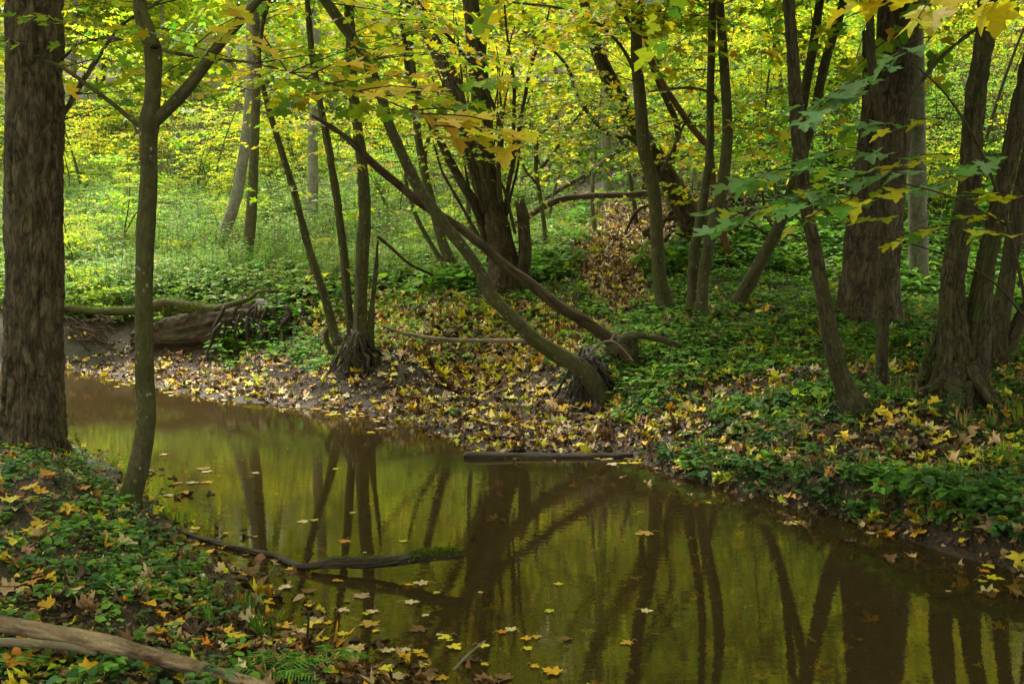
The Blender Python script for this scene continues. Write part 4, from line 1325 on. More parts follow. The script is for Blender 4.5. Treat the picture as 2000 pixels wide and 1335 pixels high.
# old mossy log and root plate at the far bank
hor = path([(60, 596, 20), (130, 602, 19), (200, 607, 20), (262, 606, 22), (320, 594, 28), (370, 600, 30), (420, 608, 26), (470, 622, 20)], 14.6, .1)
r = root('mossy_log', hor[1, :3], 'horizontal mossy log bridging the undercut far bank', 'log')
b = Bag(); tube(b, hor, 20, .05, .12, .01, 20, 4, flute=.1); b.obj('log', [M['mosslog']], r, origin=hor[1, :3])
moss_on(r, hor, 900, .7, .03)
big = path([(262, 668, 50), (310, 662, 72), (370, 655, 92), (420, 645, 96), (470, 640, 92), (520, 640, 84), (550, 644, 60)], 14.75, .1)
r = root('rotten_log', big[1, :3], 'big rotten brown log filling the undercut bank below the mossy log', 'log')
b = Bag(); tube(b, big, 56, .03, .20, .045, 9, 8, flute=.3); b.obj('log', [M['rotten']], r, origin=big[1, :3])
moss_on(r, path([(270, 640, 60), (340, 630, 70), (400, 625, 70)], 14.6), 500, .9, .03)
r = root('root_plate', at(520, 640, 14.5), 'dark tangled root plate with upturned root beside the rotten log', 'root plate')
b = Bag()
rr = random.Random(4)
for k in range(70):
    x0, y0 = rr.uniform(430, 610), rr.uniform(590, 640)
    w = rr.uniform(3, 11)
    pts = [(x0, y0, w)]
    for j in range(4):
        pts.append((pts[-1][0] + rr.uniform(-18, 18), pts[-1][1] + rr.uniform(8, 26), w * (1 - .2 * j)))
    tube(b, path(pts, 14.5 + rr.uniform(-.5, .5)), 7, .05, .1)
b.obj('root', [M['wet']], r, origin=at(520, 640, 14.5))
b = Bag(); tube(b, path([(560, 690, 60), (540, 655, 100), (520, 625, 110), (500, 606, 70), (480, 598, 20)], 15.0), 40, .04, .3, .05, 8, 3, flute=.4); b.obj('stump', [M['wet']], r, origin=at(520, 640, 14.5))
b = Bag(); tube(b, path([(420, 603, 12), (460, 592, 13), (490, 582, 10), (505, 570, 7), (545, 567, 4)], 14.3), 10, .03, .12, caps=True); b.obj('upturned_root', [M['mosslog']], r, origin=at(520, 640, 14.5))
# bank recess roots at far left
r = root('root_tangle', at(170, 660, 14.5), 'tangle of bare roots under the bank right of the thick trunk', 'roots')
b = Bag()
for k in range(30):
    x0, y0 = rr.uniform(120, 190), rr.uniform(612, 665)
    w = rr.uniform(2, 6)
    pts = [(x0, y0, w)]
    for j in range(4):
        pts.append((pts[-1][0] + rr.uniform(2, 22), pts[-1][1] + rr.uniform(-4, 16), w * (1 - .15 * j)))
    tube(b, path(pts, 14.4 + rr.uniform(-.3, .2)), 6, .05, .1)
b.obj('root', [M['dead']], r, origin=at(170, 660, 14.5))

log('fallen_log', 'mossy log arching over the ground right of the old willow', 'log', [[[(1000, 440, 12), (1030, 424, 15), (1060, 404, 16), (1100, 388, 16), (1150, 383, 14), (1210, 381, 14), (1270, 378, 13), (1335, 380, 16), (1380, 392, 18)], 17.2, .4, 0]], M['dead'], 16, .06, .12, .008, 20)
log('fallen_log', 'pale straight log leaning up behind the arching log', 'log', [[[(1065, 388, 9), (1110, 360, 11), (1160, 333, 12), (1200, 300, 12), (1250, 262, 11)], 22, .6, 0]], M['dead'], 14, .08, .08)
log('fallen_log', 'thin dark log lying across the leaf strewn path', 'log', [[[(1110, 482, 6), (1160, 477, 8), (1215, 471, 10), (1270, 458, 9), (1320, 440, 9), (1350, 428, 10)], 17.0, -.6, 0], [[(1180, 476, 4), (1240, 470, 6), (1300, 462, 5)], 16.8, 0]], M['dead'], 12, .06, .1)
log('fallen_branch', 'pale stick resting behind the leaning tree foot', 'branch', [[[(745, 636, 6), (790, 650, 8), (860, 662, 9), (930, 665, 10), (990, 665, 10), (1030, 666, 10)], 11.4, -.4, 0]], M['palestick'], 12, .04, .06)
log('fallen_branch', 'dark curved branch hanging from the slim stems to the ground', 'branch', [[[(738, 462, 8), (760, 480, 7), (800, 515, 6), (845, 537, 6)], 12.2, .8, 0]], M['dead'], 10, .05, .08)
log('fallen_branch', 'short brown stick on the shore left of the right bank', 'branch', [[[(1072, 828, 12), (1110, 831, 12), (1150, 836, 11), (1182, 845, 9)], 8.75, 0, 0]], M['dead'], 12, .03, .08)
log('fallen_branch', 'dark branch rising from the water onto the right bank', 'branch', [[[(1165, 872, 9), (1195, 852, 9), (1225, 832, 8), (1258, 808, 6)], 8.2, .4, 0], [[(1185, 858, 4), (1165, 850, 4), (1140, 838, 3)], 8.3, .1]], M['dead'], 10, .03, .08)
log('forked_twig', 'pale forked twig caught on the arching root', 'twig', [[[(1130, 732, 3), (1150, 694, 4), (1165, 675, 5), (1193, 666, 6), (1215, 680, 4), (1237, 705, 3)], 9.3, -.1, 0], [[(1193, 666, 6), (1200, 652, 5), (1205, 642, 4)], 9.3, 0]], M['palestick'], 8, .02, .05)
log('stick', 'pale curved stick poking out of the leafy shallows', 'stick', [[[(868, 1345, 7), (880, 1318, 7), (900, 1292, 6), (925, 1268, 6), (948, 1250, 4)], 3.55, .12, 0]], M['palestick'], 10, .01, .06)
log('stick', 'short dark upright stick standing in the shallows', 'stick', [[[(601, 1275, 7), (601, 1240, 7), (603, 1200, 5)], 3.75, 0, .01]], M['wet'], 8, .01, .08)
log('stick', 'dark stick angled down the right bank into the water', 'stick', [[[(1835, 1012, 4), (1845, 1045, 5), (1858, 1085, 5)], 5.3, -.1, 0]], M['dead'], 8, .02, .05)
log('stick', 'grey twig lying in the shallows by the floating log', 'stick', [[[(500, 1165, 2), (520, 1128, 2), (545, 1090, 1.6), (548, 1080, 1)], 4.4, .4, 0]], M['palestick'], 6, .02, .0)
rt = on_bank([(262, 1000, 14), (285, 1022, 14), (310, 1045, 12), (335, 1062, 10), (352, 1080, 8)], .01)
r = root('tree_root', rt[0, :3], 'brown root creeping from the slender tree foot down to the water', 'root')
b = Bag(); tube(b, rt, 12, .02, .1); b.obj('root', [M['dead']], r, origin=rt[0, :3])
for k, (pts, lab) in enumerate([([(1572, 930, 8), (1560, 955, 8), (1545, 975, 7), (1532, 998, 5)], 'dark root hanging over the lip of the right bank'),
                                ([(1615, 960, 9), (1618, 985, 9), (1605, 1003, 8), (1590, 1018, 6)], 'thick short root at the water edge of the right bank'),
                                ([(1905, 1030, 7), (1895, 1060, 6), (1900, 1085, 5)], 'dark root at the water edge near the right side')]):
    P = on_bank(pts, .02)
    b = Bag(); tube(b, P, 8, .02, .1)
    tag(b.obj('tree_root', [M['wet']], None, origin=P[0, :3]), lab, 'root')

# ------------------------------------------------------------------ ground regions
def region(pts):
    return np.array([ground_pt(*p)[:2] for p in pts])


R_BEACH = region([(130, 700), (560, 695), (650, 722), (780, 690), (1040, 690), (1120, 760), (1200, 800), (1240, 885), (1010, 890), (880, 855), (700, 812), (330, 768), (130, 726)])
R_PATH = region([(1140, 570), (1120, 520), (1130, 470), (1160, 405), (1310, 395), (1370, 430), (1330, 480), (1250, 520), (1270, 590), (1200, 620)])
R_LOWMID = region([(560, 600), (760, 560), (1000, 590), (1120, 600), (1200, 650), (1080, 700), (780, 700), (650, 690)])
R_FIELD = np.vstack([region([(-300, 600), (560, 600), (760, 560), (900, 540), (1100, 500), (1120, 400)]), [(3.0, 38), (0, 48), (-45, 48)]])


def inside(x, y, poly):
    return poly_dist(x, y, poly) < 0


def scatter(n, u0, u1, y0, y1, pw=1.0):
    """points in the wedge u0..u1 (x over y), thinning with distance"""
    y = y0 * (y1 / y0) ** RG.random(n) if pw else RG.uniform(y0, y1, n)
    x = RG.uniform(u0, u1, n) * y
    return x, y


def slope_normal(x, y, e=.06):
    z = height(x, y)
    return z, np.stack([-(height(x + e, y) - z) / e, -(height(x, y + e) - z) / e, np.ones_like(x)], -1)


# ------------------------------------------------------------------ herbs
def sprig(kind, rnd):
    bag = Bag()
    pos, fw, nr, sz = [], [], [], []
    if kind == 'tall':
        h = 1.0
        lx, ly = rnd.uniform(-.15, .15), rnd.uniform(-.15, .15)
        for i in range(8):
            z = h * (.2 + .10 * i)
            a = i * 1.57 + rnd.uniform(-.3, .3)
            for s_ in (0, math.pi):
                d = np.array([math.cos(a + s_), math.sin(a + s_), rnd.uniform(-.3, .3)])
                pos.append([lx * z + d[0] * .02, ly * z + d[1] * .02, z]); fw.append(d); nr.append([0, 0, 1]); sz.append(.17 * (1 - .35 * z) * rnd.uniform(.7, 1.25))
        tm = OVATE
    elif kind == 'low':
        for i in range(9):
            a = rnd.uniform(0, 6.28); rr_ = rnd.uniform(.1, .8)
            d = np.array([math.cos(a), math.sin(a), rnd.uniform(-.3, .3)])
            pos.append([math.cos(a) * rr_, math.sin(a) * rr_, rnd.uniform(.15, .95)]); fw.append(d); nr.append([rnd.gauss(0, .4), rnd.gauss(0, .4), 1]); sz.append(rnd.uniform(.38, .7))
        tm = OVATE
    elif kind == 'tri':
        for i in range(4):
            a = rnd.uniform(0, 6.28); rr_ = rnd.uniform(.3, .9); z = rnd.uniform(.4, 1)
            for da in (-1.0, 0, 1.0):
                d = np.array([math.cos(a + da), math.sin(a + da), rnd.uniform(-.2, .1)])
                pos.append([math.cos(a) * rr_, math.sin(a) * rr_, z]); fw.append(d); nr.append([rnd.gauss(0, .25), rnd.gauss(0, .25), 1]); sz.append(rnd.uniform(.42, .6))
        tm = OVATE
    elif kind == 'round':
        for i in range(7):
            a = rnd.uniform(0, 6.28); rr_ = rnd.uniform(.1, .9)
            d = np.array([math.cos(a), math.sin(a), rnd.uniform(-.3, .1)])
            pos.append([math.cos(a) * rr_, math.sin(a) * rr_, rnd.uniform(.3, .9)]); fw.append(d); nr.append([rnd.gauss(0, .3), rnd.gauss(0, .3) - .1, 1]); sz.append(rnd.uniform(.4, .85))
        tm = ROUND
    else:
        for i in range(12):
            a = rnd.uniform(0, 6.28)
            d = np.array([math.cos(a) * .5, math.sin(a) * .5, 1])
            pos.append([rnd.uniform(-.1, .1), rnd.uniform(-.1, .1), 0]); fw.append(d); nr.append([math.cos(a), math.sin(a), .5]); sz.append(rnd.uniform(.7, 1.2))
        tm = LANCE
    N = len(pos)
    w = np.full(N, .22) if kind == 'grass' else None
    shade = np.repeat(.8 + .4 * RG.random(N), 3).reshape(N, 3)
    leaves(bag, np.array(pos), np.array(fw), np.array(nr), np.array(sz), shade, tm, .18, .4 if kind != 'grass' else .7, wid=w)
    if kind in ('tall',):
        tube(bag, np.array([[0, 0, 0, .012], [lx * .5, ly * .5, .5, .009], [lx, ly, 1.0, .004]]), 3, .5, 0, caps=False, col=(.8, .8, .8))
    elif kind in ('low', 'tri', 'round'):
        for p in pos[::2]:
            tube(bag, np.array([[0, 0, 0, .014], [*p, .008]]), 3, .8, 0, caps=False, col=(.8, .8, .8))
    F = []
    if bag.F3: F.append(np.concatenate(bag.F3))
    if bag.F4:
        q = np.concatenate(bag.F4)
        F += [q[:, [0, 1, 2]], q[:, [0, 2, 3]]]
    return np.concatenate(bag.V), np.concatenate(F), np.concatenate(bag.C), np.concatenate(bag.B)


def herbs(bag, kind, x, y, hgt, pal, nvar=6, seed=0, wide=1.0):
    rnd = random.Random(seed)
    z = height(x, y)
    for v in range(nvar):
        T, F, C, B_ = sprig(kind, rnd)
        s = slice(v, None, nvar)
        xs, ys, zs, hs = x[s], y[s], z[s], hgt[s]
        N = len(xs)
        if N == 0: continue
        a = RG.uniform(0, 6.28, N)
        ca, sa = np.cos(a)[:, None], np.sin(a)[:, None]
        X = (T[None, :, 0] * ca - T[None, :, 1] * sa) * hs[:, None] * wide + xs[:, None]
        Y = (T[None, :, 0] * sa + T[None, :, 1] * ca) * hs[:, None] * wide + ys[:, None]
        Z = T[None, :, 2] * hs[:, None] + zs[:, None] - .004
        V = np.stack([X, Y, Z], -1).reshape(-1, 3)
        FF = (F[None] + (np.arange(N) * len(T))[:, None, None]).reshape(-1, 3)
        col = (pick(pal, N)[:, None] * C[None]).reshape(-1, 3)
        tx = np.repeat(B_[None] * 3, N, 0) + (np.arange(N) * 2.3)[:, None, None]
        bag.add(V, FF, None, col, tx.reshape(-1, 3))


def dens_keep(x, y, dens):
    return RG.random(len(x)) < dens


# green field beyond the far bank
bag = Bag()
x, y = scatter(56000, -.75, .30, 14.8, 46)
k = inside(x, y, R_FIELD) & (height(x, y) > .25) & (n2(x, y, .5, 21) > -.45)
x, y = x[k], y[k]
P_FIELD = [((.17, .29, .08), 4), ((.23, .37, .11), 4), ((.26, .38, .06), 2), (GRN, 2), ((.30, .30, .10), .8), (TAN, .25)]
herbs(bag, 'tall', x[::2], y[::2], (.18 + .26 * RG.random(len(x[::2])) ** 1.5 * (.6 + .02 * y[::2])) * (1 + .9 * np.clip(n2(x[::2], y[::2], .45, 51), -.6, 1)), P_FIELD, 8, 1)
herbs(bag, 'low', x[1::4], y[1::4], .07 + .12 * RG.random(len(x[1::4])), P_FIELD, 6, 2, 1.2)
herbs(bag, 'tri', x[3::4], y[3::4], .09 + .12 * RG.random(len(x[3::4])), P_FIELD, 6, 21, 1.1)
tag(bag.obj('field_herbs', [M['herb']]), 'dense bright green nettles and herbs covering the field beyond the stream', 'herbs', kind='stuff')

# middle ground, right hand hillside and path edges
bag = Bag()
x, y = scatter(44000, -.30, .75, 9.0, 34)
d = poly_dist(x, y)
dn = np.where(inside(x, y, R_BEACH), .02, np.where(inside(x, y, R_PATH), .03, np.where(inside(x, y, R_LOWMID), .40, .75)))
dn = dn * np.clip(.9 + 1.3 * n2(x, y, .7, 31), .12, 1.2)
k = dens_keep(x, y, dn) & ~inside(x, y, R_FIELD) & (d > .25)
x, y = x[k], y[k]
h = (.04 + .09 * RG.random(len(x)) ** 1.4) * (1 + 1.0 * (y > 14))
P_MID = [(MGR, 3), (GRN, 4), (DGR, 1), (LIME, .8)]
herbs(bag, 'low', x[0::3], y[0::3], h[0::3], P_MID, 6, 3, 1.1)
herbs(bag, 'tri', x[1::3], y[1::3], h[1::3] * 1.1, P_MID, 6, 4, 1.0)
herbs(bag, 'tall', x[2::3], y[2::3], h[2::3] * 1.5, P_MID, 6, 5, 1.0)
tag(bag.obj('slope_herbs', [M['herb']]), 'low green herbs growing on the slope between the trees', 'herbs', kind='stuff')

# right bank
bag = Bag()
x, y = scatter(25000, .10, .80, 4.1, 11.5)
d = poly_dist(x, y)
dn = .8 * np.clip(.62 + 1.9 * n2(x, y, 1.5, 33), .08, 1.1)
k = dens_keep(x, y, dn) & (x > .9) & (d > .04) & ~inside(x, y, R_BEACH) & ~inside(x, y, R_PATH)
x, y = x[k], y[k]
h = (.022 + .085 * RG.random(len(x)) ** 2.2) * (1 + .7 * n2(x, y, .9, 37))
P_RB = [(DGR, 5), (GRN, 3), (MGR, 1.0), ((.09, .17, .07), 2.5), (YGR, .15), (TAN, .15)]
herbs(bag, 'low', x[0::3], y[0::3], h[0::3], P_RB, 7, 6, 1.0)
herbs(bag, 'tri', x[1::3], y[1::3], h[1::3] * 1.1, P_RB, 7, 7, 1.0)
herbs(bag, 'round', x[2::3], y[2::3], h[2::3], P_RB, 6, 8, .8)
k = RG.random(len(x)) < .05
herbs(bag, 'tall', x[k], y[k], .12 + .14 * RG.random(k.sum()), P_RB, 6, 18, 1.0)
k = RG.random(len(x)) < .03
herbs(bag, 'grass', x[k], y[k], .07 + .09 * RG.random(k.sum()), [(GRN, 2), (TAN, 2), (LIME, .5)], 5, 19, 1.0)
tag(bag.obj('bank_herbs', [M['herb']]), 'dark green ivy and small herbs covering the right bank', 'herbs', kind='stuff')

# near left bank
bag = Bag()
x, y = scatter(9000, -.78, -.10, 2.6, 8.2)
d = poly_dist(x, y)
dn = .85 * np.clip(.7 + 1.7 * n2(x, y, 1.9, 35), .12, 1.1)
k = dens_keep(x, y, dn) & (d > .06) & (x < -.55) & ~((y > 9))
x, y = x[k], y[k]
h = .018 + .05 * RG.random(len(x)) ** 1.8
P_LB = [(GRN, 4), (MGR, 3), (DGR, 2), ((.09, .20, .09), 2), (LIME, .4)]
herbs(bag, 'round', x[0::2], y[0::2], h[0::2] * 1.0, P_LB, 8, 9, .9)
herbs(bag, 'low', x[1::4], y[1::4], h[1::4] * 1.1, P_LB, 6, 10, 1.0)
herbs(bag, 'tri', x[3::4], y[3::4], h[3::4] * 1.3, P_LB, 6, 12, 1.0)
tag(bag.obj('bank_herbs', [M['herb']]), 'round leaved ground ivy and herbs covering the near left bank', 'herbs', kind='stuff')

# grass tufts
bag = Bag()
gx, gy = [], []
for (px, py, n, sp) in [(345, 1010, 8, .08), (30, 870, 14, .15), (240, 930, 8, .1), (430, 1180, 10, .12), (520, 1190, 6, .08), (1600, 900, 10, .5), (1400, 760, 10, .5), (470, 1230, 8, .1)]:
    g = ground_pt(px, py)
    gx += list(g[0] + RG.normal(size=n) * sp); gy += list(g[1] + RG.normal(size=n) * sp)
gx, gy = np.array(gx), np.array(gy)
herbs(bag, 'grass', gx, gy, .05 + .05 * RG.random(len(gx)), [(GRN, 2), (LIME, 1), (TAN, .6)], 5, 11, 1.0)
tag(bag.obj('grass', [M['herb']]), 'thin grass blades growing at the edges of the banks', 'grass', kind='stuff')

# ------------------------------------------------------------------ leaf litter
def litter(bag, x, y, size, pal, tmpl, tilt=.35, lift=.012, crump=.5, fold=.25, curl=.5):
    z, nm = slope_normal(x, y)
    N = len(x)
    a = RG.uniform(0, 6.28, N)
    nm = nm / np.linalg.norm(nm, axis=1)[:, None] + RG.normal(size=(N, 3)) * tilt * np.array([1, 1, .2])
    f = np.stack([np.cos(a), np.sin(a), np.zeros(N)], -1)
    f = f - nm * (np.sum(f * nm, 1) / np.sum(nm * nm, 1))[:, None]
    z = np.where((z < .004) & (z > -.12), np.where(RG.random(N) < .25, .004, z), z)
    pos = np.stack([x, y, z + lift + .02 * RG.random(N) * (z > .01)], -1) - f * size[:, None] * .45
    q = RG.random(N)
    col = pick(pal, N)
    for lo, hi, tm, fo, cu, cr, wd in ((0, .38, tmpl, fold, curl, crump, 1.0), (.38, .62, tmpl, fold * 2.6, curl * 1.2, crump * 1.8, .85), (.62, .80, MAPLE_MD, fold, curl * 2.4, crump * 1.6, .8), (.80, .93, OVATE, fold * 1.5, curl * 1.6, crump, 1.0), (.93, 1.01, LANCE, fold, curl * 2, crump, 1.3)):
        k = (q >= lo) & (q < hi)
        if k.any():
            leaves(bag, pos[k], f[k], nm[k], size[k], col[k], tm, fo, cu, cr, wid=wd * (.75 + .5 * RG.random(k.sum())))


P_BEACH = [(YEL, 1.8), (GOLD, 1.2), (ORA, .25), (CRM, 1.2), (TAN, 2.0), (PNK, .9), (BRN, 3.8), (DBR, 5.0), (YGR, .5)]
bag = Bag()
x, y = scatter(26000, -.50, .20, 7.8, 14.8)
k = (poly_dist(x, y) > -.12) & (inside(x, y, R_BEACH) | (poly_dist(x, y, R_BEACH) < .6)) & (RG.random(len(x)) < .40 + .3 * np.clip(n2(x, y, 1.0, 41), -.6, 1))
x, y = x[k], y[k]
nb = len(x)
litter(bag, x, y, .03 + .085 * RG.random(nb) ** 1.6, P_BEACH, MAPLE_MD, .3, .006)
x, y = scatter(30000, -.50, .20, 7.8, 14.8)
k = (poly_dist(x, y) > -.05) & inside(x, y, R_BEACH) & (RG.random(len(x)) < .6)
litter(bag, x[k], y[k], .015 + .03 * RG.random(k.sum()), [(BRN, 3), (DBR, 7), (TAN, 1.5), (CRM, .5)], LEAF_LO, .5, .004)
x, y = scatter(9000, -.50, .25, 7.4, 14.6)
d = poly_dist(x, y)
k = (d < .0) & (d > -.45) & (poly_dist(x, y, R_BEACH) < .5) & (n2(x, y, 1.4, 46) + d * 1.6 > -.05) & (RG.random(len(x)) < .5)
N = int(k.sum())
a = RG.uniform(0, 6.28, N)
leaves(bag, np.stack([x[k], y[k], np.full(N, .004)], -1), np.stack([np.cos(a), np.sin(a), 0 * a], -1), np.stack([RG.normal(size=N) * .04, RG.normal(size=N) * .04, np.ones(N)], -1), .03 + .06 * RG.random(N), pick([(YEL, 3), (CRM, 2), (GOLD, 1.5), (TAN, 1), (BRN, 2)], N), MAPLE_MD, .05, .05, .1)
tag(bag.obj('leaf_litter', [M['litter']]), 'carpet of yellow, cream and brown fallen leaves on the muddy beach', 'leaf litter', kind='stuff')

bag = Bag()
x, y = scatter(29000, -.12, .80, 4.1, 26)
r1 = inside(x, y, R_BEACH)
dn = np.where(y < 8.5, .36, np.where(y < 13, .45, .22)) * np.clip(1 + 1.0 * n2(x, y, .8, 43), .2, 1.6)
dn = np.where(inside(x, y, R_PATH), .9, dn)
k = (poly_dist(x, y) > -.03) & ~r1 & (RG.random(len(x)) < dn) & ~inside(x, y, R_FIELD)
x, y = x[k], y[k]
P_RL = [(YEL, 3.4), (GOLD, 1.4), (CRM, 1.2), (TAN, 2.2), (BRN, 3.0), (DBR, 3.4), (ORA, .25), (YGR, .6)]
litter(bag, x, y, .03 + .075 * RG.random(len(x)) ** 1.4, P_RL, MAPLE_MD, .3, .03)
x, y = scatter(30000, .02, .24, 12, 26)
k = inside(x, y, R_PATH) & (RG.random(len(x)) < .6)
litter(bag, x[k], y[k], .04 + .07 * RG.random(k.sum()), [(TAN, 4), (BRN, 4), (DBR, 3), (CRM, 2), (YEL, 1)], MAPLE_MD, .4, .01)
x, y = scatter(30000, .05, .80, 4.1, 13)
k = (poly_dist(x, y) > -.03) & ~inside(x, y, R_BEACH) & (x > .8)
litter(bag, x[k], y[k], .02 + .035 * RG.random(k.sum()), P_DEAD, LEAF_LO, .5, .008)
tag(bag.obj('leaf_litter', [M['litter']]), 'fallen leaves scattered over the right bank and the path', 'leaf litter', kind='stuff')

bag = Bag()
x, y = scatter(6000, -.78, .05, 2.4, 8.3)
k = (poly_dist(x, y) > -.25) & (RG.random(len(x)) < .55) & (x < .1)
x, y = x[k], y[k]
P_NL = [(YEL, 1.6), (GOLD, 1.8), (ORA, 1.0), (CRM, .9), (TAN, 2.2), (PNK, .9), (BRN, 4.5), (DBR, 4)]
litter(bag, x, y, .022 + .055 * RG.random(len(x)) ** 1.5, P_NL, MAPLE_HI, .28, .012)
x, y = scatter(9000, -.78, .05, 2.4, 8.3)
k = (poly_dist(x, y) > -.1) & (x < .1)
litter(bag, x[k], y[k], .012 + .028 * RG.random(k.sum()), P_DEAD, LEAF_LO, .5, .006)
x, y = scatter(2200, -.6, .12, 3.2, 5.0)
k = (np.abs(poly_dist(x, y)) < .30) & (RG.random(len(x)) < .6)
litter(bag, x[k], y[k], .03 + .04 * RG.random(k.sum()), P_DEAD, OVATE, .3, .006)
tag(bag.obj('leaf_litter', [M['litter']]), 'fallen leaves lying between the herbs of the near left bank', 'leaf litter', kind='stuff')

bag = Bag()
x, y = scatter(9000, -.75, .3, 14, 40)
k = (height(x, y) > .2) & (RG.random(len(x)) < .14 + .5 * (inside(x, y, R_LOWMID)))
litter(bag, x[k], y[k], .07 + .06 * RG.random(k.sum()), P_RL, MAPLE_LO, .4, .10)
x, y = scatter(6000, -.25, .1, 10.5, 16)
k = inside(x, y, R_LOWMID)
litter(bag, x[k], y[k], .06 + .06 * RG.random(k.sum()), P_RL, MAPLE_MD, .4, .02)
tag(bag.obj('leaf_litter', [M['litter']]), 'fallen leaves scattered over the green field and the ground by the willow', 'leaf litter', kind='stuff')

# leaf raft along the leafy shallows of the near bank
bag = Bag()
x, y = scatter(5200, -.40, .10, 2.9, 5.6)
d = poly_dist(x, y)
k = (d < .02) & (RG.random(len(x)) < np.exp(d / .16) * .42 * np.clip(1 + 1.5 * n2(x, y, 2.0, 61), 0, 2))
N = int(k.sum())
a = RG.uniform(0, 6.28, N)
leaves(bag, np.stack([x[k], y[k], np.full(N, .005)], -1), np.stack([np.cos(a), np.sin(a), 0 * a], -1), np.stack([RG.normal(size=N) * .06, RG.normal(size=N) * .06, np.ones(N)], -1), .02 + .05 * RG.random(N), pick([(YEL, 3), (CRM, 2), (GOLD, 2), (TAN, 1.5), (BRN, 4), (DBR, 4)], N), MAPLE_HI, .08, .12, .2)
tag(bag.obj('leaf_raft', [M['litter']]), 'raft of small yellow, cream and brown leaves drifting along the near bank', 'leaf raft', kind='stuff')

# leaves and silt lying on the bed under the clear shallow water
bag = Bag()
x, y = scatter(5200, -.40, .75, 2.6, 9.5)
d = poly_dist(x, y)
k = (d < -.12) & (RG.random(len(x)) < np.clip(.75 + .5 * d, .10, 1))
litter(bag, x[k], y[k], .04 + .05 * RG.random(k.sum()), [(BRN, 3), (DBR, 3), (TAN, 2), (GOLD, 1.2), (YEL, .6)], MAPLE_MD, .15, .0)
tag(bag.obj('sunken_leaves', [M['litter']]), 'dull brown and yellow leaves lying on the bed of the stream', 'sunken leaves', kind='stuff')

# twigs and dead stems
bag = Bag()
x, y = scatter(900, -.6, .7, 3.0, 16)
k = poly_dist(x, y) > .03
x, y = x[k], y[k]
z = height(x, y)
for i in range(len(x)):
    a = random.uniform(0, 6.28); L = random.uniform(.06, .35) ; r = random.uniform(.0012, .004)
    e = np.array([x[i] + math.cos(a) * L, y[i] + math.sin(a) * L])
    ze = height(e[0], e[1])
    if ze < .0: continue
    tube(bag, np.array([[x[i], y[i], z[i] + .01, r], [(x[i] + e[0]) / 2 + random.uniform(-.02, .02), (y[i] + e[1]) / 2, (z[i] + ze) / 2 + random.uniform(.01, .05), r], [e[0], e[1], ze + random.uniform(.005, .04), r * .6]]), 4, .06, 0)
tag(bag.obj('twig_litter', [M['dead']]), 'fallen twigs scattered over the banks', 'twigs', kind='stuff')
# dead stalks in the field
bag = Bag()
x, y = scatter(700, -.6, .5, 15, 34)
z = height(x, y)
for i in range(len(x)):
    h = random.uniform(.4, 1.3)
    lx, ly = random.gauss(0, .15), random.gauss(0, .15)
    tube(bag, np.array([[x[i], y[i], z[i], .005], [x[i] + lx * .4, y[i] + ly * .4, z[i] + h * .6, .004], [x[i] + lx, y[i] + ly, z[i] + h, .002]]), 3, .3, 0)
tag(bag.obj('dry_stalks', [M['palestick']]), 'dry pale stalks standing in the green field', 'stalks', kind='stuff')
# dark branch pile on the slope
rp = random.Random(77)
pile = root('branch_pile', ground_pt(1380, 470), 'pile of dark fallen branches on the slope behind the twin trunks', 'branch pile')
for k in range(22):
    g = ground_pt(rp.uniform(1280, 1500), rp.uniform(420, 490))
    L = rp.uniform(.5, 1.6)
    a = rp.gauss(.1, .5)
    b = Bag()
    P = []
    for j in range(6):
        t = j / 5 - .5
        X, Y_ = g[0] + math.cos(a) * L * t + rp.uniform(-.05, .05), g[1] + math.sin(a) * L * t * .6
        P.append([X, Y_, height(X, Y_) + rp.uniform(.05, .55) * (1 - abs(t)) + .05, rp.uniform(.02, .05) * (1 - .1 * j)])
    tube(b, np.array(P), 8, .08, .15, seed=k)
    b.obj('branch', [M['dead']], pile, origin=np.array(pile.location))
# stems hanging and standing under the leaning tree
bag = Bag()
for i in range(26):
    px = random.uniform(1058, 1128)
    g = ground_pt(px, random.uniform(640, 690))
    h = random.uniform(.25, .75)
    tube(bag, np.array([[g[0], g[1], g[2] - .02, .003], [g[0] + random.uniform(-.02, .02), g[1], g[2] + h, .0015]]), 4, .2, 0)
tag(bag.obj('dry_stems', [M['red']]), 'thin reddish dry stems standing between the two leaning trunks', 'stems', kind='stuff')

# ------------------------------------------------------------------ single leaves
CN = {'y': (YEL, 'yellow'), 'g': (GOLD, 'golden'), 'o': (ORA, 'orange'), 'c': (CRM, 'cream'), 't': (TAN, 'tan'), 'b': (BRN, 'brown'), 'p': (PNK, 'pinkish brown'), 'l': (YGR, 'pale green'), 's': ((.42, .26, .05), 'brownish yellow')}


